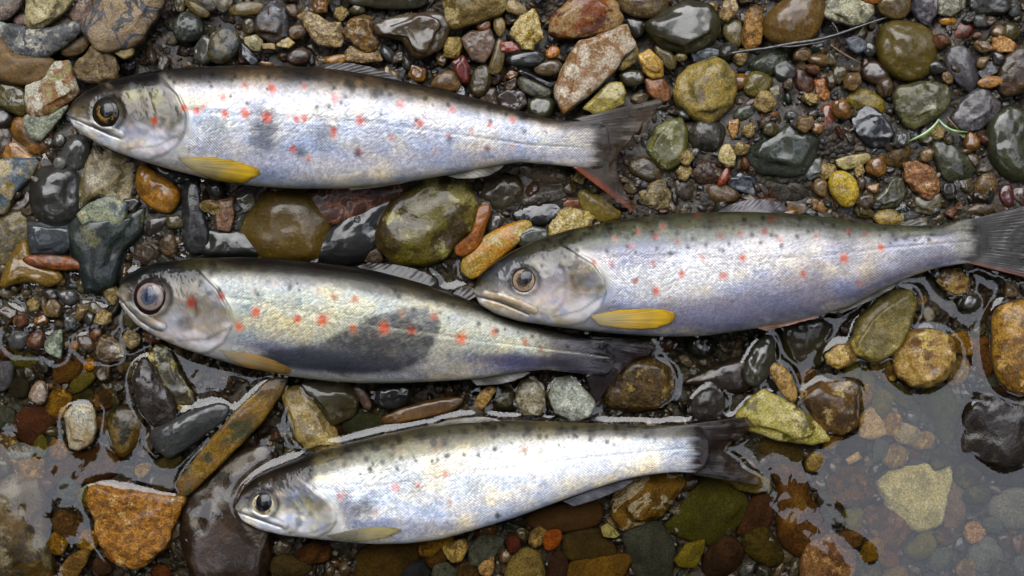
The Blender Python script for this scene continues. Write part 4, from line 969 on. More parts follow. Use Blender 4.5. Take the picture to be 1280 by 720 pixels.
def fin_material():
    T = NT('fin_membrane')
    at = T.n('ShaderNodeAttribute', attribute_name='Col')
    fu = T.n('ShaderNodeAttribute', attribute_name='FinUV').outputs['Vector']
    s = T.n('ShaderNodeSeparateXYZ', {0: fu})
    ray = T.math('SINE', T.math('ADD', T.math('MULTIPLY', s.outputs[0], 1.6), T.math('MULTIPLY', T.noise(fu, 1.3, 3), 1.5)))
    col = T.mix(T.ramp(ray, -0.6, 0.9), T.mix(1.0, at.outputs['Color'], (0.9, 0.88, 0.86), 'MULTIPLY'), at.outputs['Color'])
    b = T.n('ShaderNodeBsdfPrincipled', {'Base Color': col, 'Roughness': 0.45, 'Specular IOR Level': 0.2, 'Normal': T.bump(ray, 0.1, 0.0002), 'Coat Weight': 0.4, 'Coat Roughness': 0.08, 'Coat IOR': 1.36})
    tr = T.n('ShaderNodeBsdfTransparent', {'Color': (0.8, 0.72, 0.6, 1)})
    mx = T.n('ShaderNodeMixShader', {0: at.outputs['Alpha'], 1: tr.outputs[0], 2: b.outputs[0]})
    return T.done(mx.outputs[0])

def glossy_material(name, inner, outer, spread=1.0, coat=1.0):
    """eye parts: radial colour from the centre outwards"""
    T = NT(name)
    tc = T.n('ShaderNodeTexCoord').outputs['Generated']
    p = T.n('ShaderNodeVectorMath', {0: tc, 1: (0.5, 0.5, 0.5)}, operation='SUBTRACT').outputs[0]
    q = T.n('ShaderNodeVectorMath', {0: p, 1: (2, 2, 0)}, operation='MULTIPLY').outputs[0]
    r = T.n('ShaderNodeVectorMath', {0: q}, operation='LENGTH').outputs[1]
    nz = T.noise(tc, 7, 4, 0.6)
    col = T.mix(T.ramp(T.math('ADD', r, T.math('MULTIPLY', T.math('SUBTRACT', nz, 0.5), 1.1)), 0.45*spread, 0.95*spread), hexlin(inner, FA), hexlin(outer, FA))
    b = T.n('ShaderNodeBsdfPrincipled', {'Base Color': col, 'Roughness': 0.4, 'Specular IOR Level': 0.1, 'Coat Weight': coat, 'Coat Roughness': 0.02, 'Coat IOR': 1.38})
    return T.done(b.outputs[0])

SKIN = skin_material()
FINM = fin_material()

def pts_attr(me, name, arr, typ):
    a = me.attributes.new(name, typ, 'POINT')
    key = 'color' if 'COLOR' in typ else 'vector'
    a.data.foreach_set(key, np.ascontiguousarray(arr, dtype=np.float32).ravel())

class Trout:
    NX, NP = 460, 150
    def __init__(self, d):
        self.d = d
        top, bot = np.array(d['top'], float), np.array(d['bot'], float)
        x0, x1 = min(top[0, 0], bot[0, 0])-0.5, d['xend']
        u = np.linspace(0, 1, self.NX); u = u*0.75+0.25*(u**2.2)      # finer towards the snout
        self.x = x0+(x1-x0)*u
        fine = np.arange(x0, x1+1, 0.5)
        def prof(P):
            y = np.interp(fine, P[:, 0], P[:, 1]); w = 15
            k = np.hanning(2*w+1); k /= k.sum()
            ys = np.convolve(np.pad(y, w, mode='reflect', reflect_type='odd'), k, 'valid')
            m = smooth01(3, 14, fine-x0)
            return y*(1-m)+ys*m
        yt, yb = np.interp(self.x, fine, prof(top)), np.interp(self.x, fine, prof(bot))
        s = np.sqrt(np.clip((self.x-x0)/7.0, 0, 1))                     # round the snout tip
        yc = (yt+yb)/2; self.a = np.maximum((yb-yt)/2*(0.15+0.85*s), 0.4); self.yc = yc
        uu = (self.x-x0)/(x1-x0)
        self.w = np.interp(uu, [0, .015, .05, .11, .18, .3, .45, .6, .75, .87, .95, 1], [.06, .3, .52, .74, .9, 1, 1, .86, .6, .36, .09, .0])*d['w']
        endr = np.clip((self.x-(x1-18))/18.0, 0, 1); self.a = self.a*np.sqrt(np.clip(1-endr**2.2, 0.02, 1))
        self.zc = d['z']; self.x0, self.x1 = x0, x1
    def body_z(self, px, py):
        a, yc, w = (np.interp(px, self.x, q) for q in (self.a, self.yc, self.w))
        t = np.clip((py-yc)/a, -1, 1)
        return self.zc+w*(1-t*t)**0.42
    def at(self, px, py, z):
        """body coordinates (photo px about the fish's own plane) -> world"""
        s = 1-self.zc*K/CAM_H
        return np.stack([(np.asarray(px, float)-640)*K*s, (360-np.asarray(py, float))*K*s, np.asarray(z, float)*K*np.ones(np.shape(px))], -1)
    def to_plane(self, px, py, z):
        """photo pixel seen at height z -> body coordinates"""
        f = (1-z*K/CAM_H)/(1-self.zc*K/CAM_H)
        return 640+(px-640)*f, 360+(py-360)*f
    def build(self):
        d = self.d; NX, NP = self.NX, self.NP
        ph = np.linspace(0, 2*math.pi, NP, endpoint=False)
        # closer rows on the upper side
        X = np.repeat(self.x[:, None], NP, 1)
        cs, sn = np.cos(ph), np.sin(ph)
        Y = self.yc[:, None]-self.a[:, None]*cs[None]
        Zr = self.w[:, None]*(np.sign(sn)*np.abs(sn)**0.84)[None]
        Z = self.zc+Zr
        up = sn[None] > 0
        f = (1-self.zc*K/CAM_H)/(1-Z*K/CAM_H)
        IX, IY = 640+(X-640)*f, 360+(Y-360)*f                        # where each point sits in the photograph
        V = (Y-self.yc[:, None])/self.a[:, None]
        up = np.broadcast_to(up, X.shape)
        # ---- relief
        rel = np.zeros_like(X)
        dg, sg = polyline_dist(IX, IY, d['gill'])
        head = (sg*d['gside'] > 0)
        xg = np.interp(IY, [p[1] for p in d['gill']], [p[0] for p in d['gill']])
        head_soft = smooth01(6, -6, IX-xg)
        rel += np.where(head, 1.9*np.exp(-dg/22.0)*smooth01(-1, 2.5, dg), -0.9*np.exp(-(dg/2.6)**2))
        if 'preop' in d:
            dp, _ = polyline_dist(IX, IY, d['preop']); rel -= 0.5*np.exp(-(dp/2.6)**2)
        dm, _ = polyline_dist(IX, IY, d['mouth']); rel -= 2.4*np.exp(-(dm/1.7)**2)
        dx_, _ = polyline_dist(IX, IY, d['maxil']); rel += 1.6*np.exp(-(dx_/3.6)**2)
        ex, ey, er = d['eye'][:3]
        re = np.hypot(IX-ex, IY-ey)
        rel += -2.2*np.exp(-(re/(er*0.9))**4)+0.35*np.exp(-((re-er*1.15)/4.0)**2)
        hn = fnoise(np.stack([IX/9, IY/6, Z/12], -1).reshape(-1, 3)+31, 3, 0.6).reshape(X.shape)
        rel += head_soft*(0.25*hn-0.28*np.exp(-(np.abs(hn-0.15)/0.07)**2))
        dl, _ = polyline_dist(IX, IY, d['lateral']); rel -= 0.7*np.exp(-(dl/1.4)**2)
        rel += 0.6*fnoise(np.stack([IX/26, IY/26, Z/26], -1).reshape(-1, 3), 3).reshape(X.shape)*(1-0.3*head_soft)
        Z = Z+np.where(up, rel, 0)*np.clip(np.abs(sn)[None]*1.6, 0, 1)
        # ---- pigment, plus a dark reflection painted into the colour
        n1 = fnoise(np.stack([IX/34, IY/20, Z/34], -1).reshape(-1, 3), 4, 0.6).reshape(X.shape)
        n2 = fnoise(np.stack([IX/7, IY/6, Z/9], -1).reshape(-1, 3)+9, 3, 0.6).reshape(X.shape)
        Vn = np.clip(V+0.07*n1+0.03*n2, -1, 1)
        def stops(st):
            vs = [q[0] for q in st]; cc = np.array([hexlin(q[1]) for q in st])
            return np.stack([np.interp(Vn, vs, cc[:, k]) for k in range(3)], -1)
        C = stops(d['flank'])*(1-head_soft[..., None])+stops(d['headc'])*head_soft[..., None]
        C = C*np.clip(1+0.22*n1+0.14*n2+0.36*head_soft*hn, 0.3, 1.8)[..., None]
        tint = (0.3*n1-0.12*hn*head_soft)[..., None]; C = C*np.concatenate([1+tint*0.5, 1+0*tint, 1-tint], -1)
        spotm = np.zeros_like(IX)
        def paint(mask, hx, k):
            nonlocal C
            m = np.clip(mask*k, 0, 1)[..., None]; C = C*(1-m)+np.array(hexlin(hx))*m
        for b in d.get('blobs', []):
            bx, by, rx, ry, hx, k = b[:6]
            ang = math.radians(b[6]) if len(b) > 6 else 0
            qx, qy = IX-bx, IY-by
            ux, uy = qx*math.cos(ang)+qy*math.sin(ang), -qx*math.sin(ang)+qy*math.cos(ang)
            r2 = (ux/rx)**2+(uy/ry)**2
            paint(np.exp(-np.clip(r2*(1+(0.3*n2+0.2*n1)*(1 if len(b) < 8 else 0.5)), 0, 40)**(2.0 if len(b) < 8 else b[7])), hx, k)
        for pl, hx, k, sf in d.get('patches', []):                # hard edged dark reflection painted into the flank colour
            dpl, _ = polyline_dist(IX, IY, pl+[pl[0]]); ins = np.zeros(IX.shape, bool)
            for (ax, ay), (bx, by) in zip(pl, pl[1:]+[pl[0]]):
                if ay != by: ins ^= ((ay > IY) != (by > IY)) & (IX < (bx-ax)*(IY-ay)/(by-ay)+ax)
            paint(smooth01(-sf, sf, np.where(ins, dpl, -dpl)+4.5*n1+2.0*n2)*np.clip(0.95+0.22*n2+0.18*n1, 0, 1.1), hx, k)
        paint(np.exp(-(dl/1.5)**2), d.get('latcol', '8a8a86'), 0.45)
        paint(np.exp(-(dm/2.0)**2), '2a241e', 0.8)
        paint(np.exp(-(dx_/2.6)**2), d.get('maxcol', 'c8c0aa'), 0.65)
        paint(np.exp(-((dx_-4.6)/1.3)**2)*(dm > 2.5), '2e271f', 0.5)
        gn = np.clip(0.5+0.9*vnoise(np.stack([IX/14, IY/14, 0*IX], -1).reshape(-1, 3)).reshape(X.shape), 0, 1)
        paint(np.where(head, np.exp(-(dg/6)**2), 0)*gn, d.get('gillcol', 'c9c6c0'), 0.5)
        paint(np.where(~head, np.exp(-(dg/2.4)**2), 0)*np.clip(1.4*gn-0.3, 0, 1), '3a332a', 0.5)
        paint(np.exp(-((re-er*1.06)/(er*0.17))**2), '120d0a', 0.75)
        g_ = d['gill']; p_ = d['preop']; so = [p_[-1], (0.5*(p_[-1][0]+g_[3][0]), 0.5*(p_[-1][1]+g_[3][1])+7), g_[3]]
        dso, sso = polyline_dist(IX, IY, so); paint(np.exp(-(dso/1.5)**2)*head, '4a4238', 0.6); paint(head*np.exp(-((dso-9)/7)**2)*(sso > 0)*(IX > p_[-1][0])*gn, 'e8e6e6', 0.7)
        ng = d['eye']; nx_, ny_ = d['nostril']; paint(np.exp(-(((IX-nx_)/2.6)**2+((IY-ny_)/1.8)**2)), '0c0a08', 0.9)
        if 'preop' in d: paint(np.exp(-(dp/2.6)**2)*gn, '4a4036', 0.5)
        rs = np.random.RandomState(int(d['cx'])); speck = []
        for _ in range(d['peppers']):                                   # fine dark peppering along the back
            k = rs.randint(NX//6, int(NX*0.93)); v = -0.95+0.62*rs.rand()**1.3
            speck.append((self.x[k], self.yc[k]+v*self.a[k]*(1-0.05*rs.rand()), rs.uniform(1.2, 3.0), '17140f'))
        gx = [q[0] for q in d['gill']]; gy = [q[1] for q in d['gill']]; tints = []
        for _ in range(46):                                   # pearly, olive and smoky flecks over the cheek and gill plates
            yy = rs.uniform(min(gy)+4, max(gy)-2); xx = rs.uniform(d['eye'][0]-d['eye'][2]*0.6, np.interp(yy, gy, gx)-3)
            if math.hypot(xx-d['eye'][0], yy-d['eye'][1]) < d['eye'][2]*1.35: continue
            low = (yy-min(gy))/(max(gy)-min(gy))
            pal = ('a8a060', '5a4c38', '8c8460', '3c3226', 'b4a08c', '8a90a4') if low < 0.5 else ('e2dcdc', 'c4acb8', '9aa2c0', '5c5860', 'eceaea', 'b8a890')
            tints.append((xx, yy, rs.uniform(3, 9), rs.uniform(2, 5.5), pal[rs.randint(6)], rs.uniform(0.35, 0.75), rs.uniform(-50, 50)))
        for bx, by, rx, ry, hx, k, an in tints:
            ca_, sa_ = math.cos(math.radians(an)), math.sin(math.radians(an))
            r2 = (((IX-bx)*ca_+(IY-by)*sa_)/rx)**2+((-(IX-bx)*sa_+(IY-by)*ca_)/ry)**2
            paint(np.exp(-np.clip(r2*(1+0.5*n2), 0, 40)**1.3)*np.where(head, 1, 0), hx, k)
        paint(np.where(~head, np.exp(-((dg-5)/4.5)**2), 0)*(0.3+0.7*gn), 'b0aca0', 0.55)
        for sx, sy, sr, hx in d['spots']+speck:
            q_ = sr*(0.86 if hx[0] in '789abcd' else 1.15)
            r2 = ((IX-sx)/q_)**2+((IY-sy)/(q_*1.12))**2
            sm_ = np.exp(-np.clip(r2*(1+0.45*n2), 0, 40)**1.5); spotm = np.maximum(spotm, sm_)
            if hx[0] in 'bcd': paint(np.exp(-np.clip(r2/3.2, 0, 40)**2), 'd0ccc0', 0.15)
            paint(sm_, hx, d['spotk']*(1.0 if sr >= 4.5 else 0.7) if hx[0] in '789abcd' else 0.85)
        # the scaled skin ends in a ragged fan on the root of the tail fin
        st_ = vnoise(np.stack([IX/40, IY/2.3, 0*IX], -1).reshape(-1, 3)).reshape(X.shape)
        xt = d['xt']+6*(1-V**2)+6*st_+2*n2
        tailm = smooth01(-15, 6, IX-xt+5*vnoise(np.stack([IX/60, IY/1.1, 0*IX+3], -1).reshape(-1, 3)).reshape(X.shape))
        pw_, pk_, pc_ = d.get('prem', (60, .45, '5c5456')); prem = smooth01(-pw_, 4, IX-xt)[..., None]*pk_; C = C*(1-prem)+np.array(hexlin(pc_))*prem
        C = C*(1-tailm[..., None])+np.array(hexlin(d['tailc']))*(1+0.25*n2[..., None])*tailm[..., None]
        C = C*(1-0.46*head_soft*np.interp(V, [.0, .42], [1, -.1]))[..., None]
        C = C*np.interp(V, [-1, -.8, -.55], [.45*d['back'], .6*d['back'] if d['back'] < 1.5 else .95, 1])[..., None]
        C = np.clip(C*FA*(1+(d['gain']-1)*np.interp(V, [-.6, -.3, .4, .8], [0, 1, 1, .4]))[..., None], 0.002, 0.9)
        silver = (1-tailm)*np.clip(np.interp(V, [-1, -.75, -.5, .8, 1], [0, .05, .9, 1, .6])*(1-0.55*head_soft), 0, 1)*d.get('silver', 1.0)
        scale = (1-tailm)*np.clip((1-head_soft)*np.interp(V, [-1, -.85, .86, .97], [.8, 1, 1, .25]), 0, 1)*smooth01(4, 14, np.where(head, 0, dg)) 
        silver = silver*(1-0.85*spotm)
        # scale coordinates: along the body and round the girth
        arc = np.cumsum(np.concatenate([[0], np.full(NP-1, 1.0)]))/NP
        girth = math.pi*(np.sqrt((self.a**2+self.w**2)/2))*2
        su = IX; sv = (Y-self.yc[:, None])*(1+0.18*V**2*np.sign(1))
        P = self.at(X, Y, Z).reshape(-1, 3)
        # closing caps
        P = np.concatenate([P, self.at([self.x0-0.6], [self.yc[0]], self.zc), self.at([self.x1+0.6], [self.yc[-1]], self.zc)])
        idx = np.arange(NX*NP).reshape(NX, NP); nxt = np.roll(idx, -1, 1)
        F = np.stack([idx[:-1], idx[1:], nxt[1:], nxt[:-1]], -1).reshape(-1, 4)
        tri = [np.stack([F[:, 0], F[:, 1], F[:, 2]], 1), np.stack([F[:, 0], F[:, 2], F[:, 3]], 1)]
        e0 = np.full(NP, NX*NP); e1 = np.full(NP, NX*NP+1)
        tri += [np.stack([e0, idx[0], nxt[0]], 1), np.stack([e1, nxt[-1], idx[-1]], 1)]
        F = np.concatenate(tri)
        # orientation: make the sky side face up
        a, b, c = (P[F[len(F)//4, k]] for k in range(3))
        mid = (NX//2)*NP+NP//4
        fs = F[np.any(F == mid, axis=1)][0]
        nrm = np.cross(P[fs[1]]-P[fs[0]], P[fs[2]]-P[fs[0]])
        if nrm[2] < 0: F = F[:, ::-1]
        root_loc = Vector((float(wx(d['cx'], self.zc)), float(wy(d['cy'], self.zc)), (self.zc-d['w'])*K))
        root = empty('trout', root_loc)
        tag(root, d['label'], 'fish', 'dead trout laid on the wet stones')
        self.root, self.rl = root, np.array(root_loc)
        me = new_mesh('body', P-self.rl, F, SKIN)
        ext = lambda A: np.concatenate([A.reshape(-1, A.shape[-1]), A[0, :1], A[-1, :1]])
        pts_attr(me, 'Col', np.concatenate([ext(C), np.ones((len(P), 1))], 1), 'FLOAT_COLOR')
        M = np.stack([scale, silver, np.zeros_like(scale)], -1)
        pts_attr(me, 'Mask', np.concatenate([ext(M), np.ones((len(P), 1))], 1), 'FLOAT_COLOR')
        U = np.stack([su, sv, np.zeros_like(su)], -1)
        pts_attr(me, 'ScaleUV', ext(U), 'FLOAT_VECTOR')
        link('body', me, root)
        splat_world(P)
        self.eye()
        for fn in d['fins']: self.fin(*fn)
    def eye(self):
        ex, ey, er = self.d['eye'][:3]; st = self.d['eyestyle']
        z0 = float(self.body_z(ex, ey)); x, y = self.to_plane(ex, ey, z0)
        z0 = float(self.body_z(x, y))
        e = 3.0
        gx = float(self.body_z(x+e, y)-self.body_z(x-e, y))/(2*e); gy = float(self.body_z(x, y+e)-self.body_z(x, y-e))/(2*e)
        nrm = Vector((-gx*0.6, gy*0.6, 1)).normalized()
        rot = nrm.to_track_quat('Z', 'Y')
        D, F = ICO[4]
        def dome(r, h): return D*np.array([r, r, h])*K
        base = Vector(self.at(x, y, z0-4.5))-Vector(self.rl)
        def put(name, mesh, parent, off):
            o = link(name, mesh, parent)
            return o
        # eyeball, iris and pupil are caps of one lens: the eyeball carries the iris, the iris' sibling is the pupil
        Rs = er*1.35
        def cap(r, cx, cy, off, sx=1.0, sy=1.0, pear=0.0):
            nr, na = 14, 40
            V = [(cx, cy, 0)]
            for a in range(1, nr+1):
                for b in range(na):
                    t = 2*math.pi*b/na; q = r*a/nr
                    q *= 1+pear*max(0, -math.cos(t))**3
                    V.append((cx+q*sx*math.cos(t), cy+q*sy*math.sin(t), 0))
            V = np.array(V); V[:, 2] = np.sqrt(np.maximum(Rs**2-V[:, 0]**2-V[:, 1]**2, 1))-math.sqrt(Rs**2-er**2)+off
            low = V[-na:].copy(); low[:, 2] -= 2.5; V = np.concatenate([V, low])
            F = [(0, 1+b, 1+(b+1) % na) for b in range(na)]
            for a in range(nr):
                for b in range(na):
                    p, q = 1+a*na+b, 1+a*na+(b+1) % na
                    F += [(p, p+na, q+na), (p, q+na, q)]
            F += [(1+nr*na+b, 1+nr*na+na-1-(na-1), 1+nr*na+(b+1) % na) for b in range(1, na-1)]
            return V*K, np.array(F)
        fx, fy = st.get('shift', (0, 0))
        v, f = cap(er, 0, 0, 0)
        eo = link('eye', new_mesh('eye', v, f, glossy_material('eye_rim', st['rim'], st['rim2'])), self.root)
        eo.location = base; eo.rotation_mode = 'QUATERNION'; eo.rotation_quaternion = rot
        v, f = cap(er*st['ri'], fx*er, -fy*er, 0.35)
        link('iris', new_mesh('iris', v, f, glossy_material('eye_iris', st['iris'], st['iris2'], st.get('spread', 1), 0.7)), eo)
        v, f = cap(er*st['rp'], st['px']*er, -st['py']*er, 0.7, st.get('sx', 1), st.get('sy', 1), 0.22)
        link('pupil', new_mesh('pupil', v, f, glossy_material('eye_pupil', st['pupil'], st['pupil2'], 1.0, 0.55)), eo)
    def fin(self, name, base, outer, colb, colo, alpha, nray, mode, label=None, edge=None):
        n, m = 64, 26
        B, O = smooth_curve(base, n), smooth_curve(outer, n)
        t = np.linspace(0, 1, m)[:, None, None]
        rr = np.random.RandomState(int(outer[0][0]))
        rag = 1-(0.12 if name == 'tail_fin' else 0.07)*np.interp(np.linspace(0, 1, n), np.linspace(0, 1, 23), rr.rand(23))**1.5
        G = B[None]*(1-t*rag[None, :, None])+O[None]*t*rag[None, :, None]                       # m,n,2 photo pixels
        tt = np.linspace(0, 1, m)[:, None]*np.ones((1, n)); ss = np.linspace(0, 1, n)[None]*np.ones((m, 1))
        nz = fnoise(np.stack([G[..., 0]/22, G[..., 1]/22, 0*tt+self.zc], -1).reshape(-1, 3), 3).reshape(m, n)
        ridge = 0.2*np.cos(2*math.pi*ss*nray)*np.clip(tt*3, 0, 1)
        if mode == 'lie':                                  # pressed against the flank
            bz = self.body_z(G[..., 0], G[..., 1])
            gx, gy = self.to_plane(G[..., 0], G[..., 1], bz)
            Z = self.body_z(gx, gy)+1.6+0.8*np.sin(math.pi*ss)*tt+ridge*0.5
            th = 1.4
        else:                                              # mode = (height at base, height at tip)
            gx, gy = G[..., 0], G[..., 1]
            Z = self.zc+mode[0]*(1-tt)+mode[1]*tt+2.4*nz*tt+ridge
            th = np.interp(tt, [0, 1], [3.2, 0.9])
        P = self.at(gx, gy, Z); Q = self.at(gx, gy, Z-th)
        V = np.concatenate([P.reshape(-1, 3), Q.reshape(-1, 3)])-self.rl
        idx = np.arange(m*n).reshape(m, n); N0 = m*n
        f = np.stack([idx[:-1, :-1], idx[:-1, 1:], idx[1:, 1:], idx[1:, :-1]], -1).reshape(-1, 4)
        ring = np.concatenate([idx[0, :-1], idx[:-1, -1], idx[-1, :0:-1], idx[:0:-1, 0]])
        r2 = np.roll(ring, -1)
        fs = np.stack([ring, r2, r2+N0, ring+N0], 1)
        nr = np.cross(V[f[60, 1]]-V[f[60, 0]], V[f[60, 2]]-V[f[60, 0]])
        if nr[2] < 0: F = np.concatenate([f[:, ::-1], f+N0, fs])
        else: F = np.concatenate([f, f[:, ::-1]+N0, fs[:, ::-1]])
        cb, co = np.array(hexlin(colb)), np.array(hexlin(colo))
        k = smooth01(0.05, 0.95, tt+0.15*nz)[..., None]
        C = cb*(1-k)+co*k
        if edge:
            e0, e1, hx = edge; w = smooth01(e0, e1, ss)[..., None]
            C = C*(1-w)+np.array(hexlin(hx))*w
        C = C*(1+0.3*nz[..., None])
        A = np.clip(alpha[0]*(1-tt)+alpha[1]*tt+0.06*nz, 0.05, 1)[..., None]
        if mode == 'lie': A = A*(0.45+0.55*smooth01(0, .1, ss)*smooth01(1, .9, ss)*smooth01(1, .88, tt))[..., None]
        CA = np.concatenate([C*FA, A], -1).reshape(-1, 4)
        me = new_mesh(name, V, F, FINM)
        pts_attr(me, 'Col', np.concatenate([CA, CA]), 'FLOAT_COLOR')
        U = np.stack([ss*nray*2*math.pi, tt*6, 0*ss], -1).reshape(-1, 3)
        pts_attr(me, 'FinUV', np.concatenate([U, U]), 'FLOAT_VECTOR')
        o = link(name, me, self.root)
        if label: o['label'] = label
        splat_world(V+self.rl)

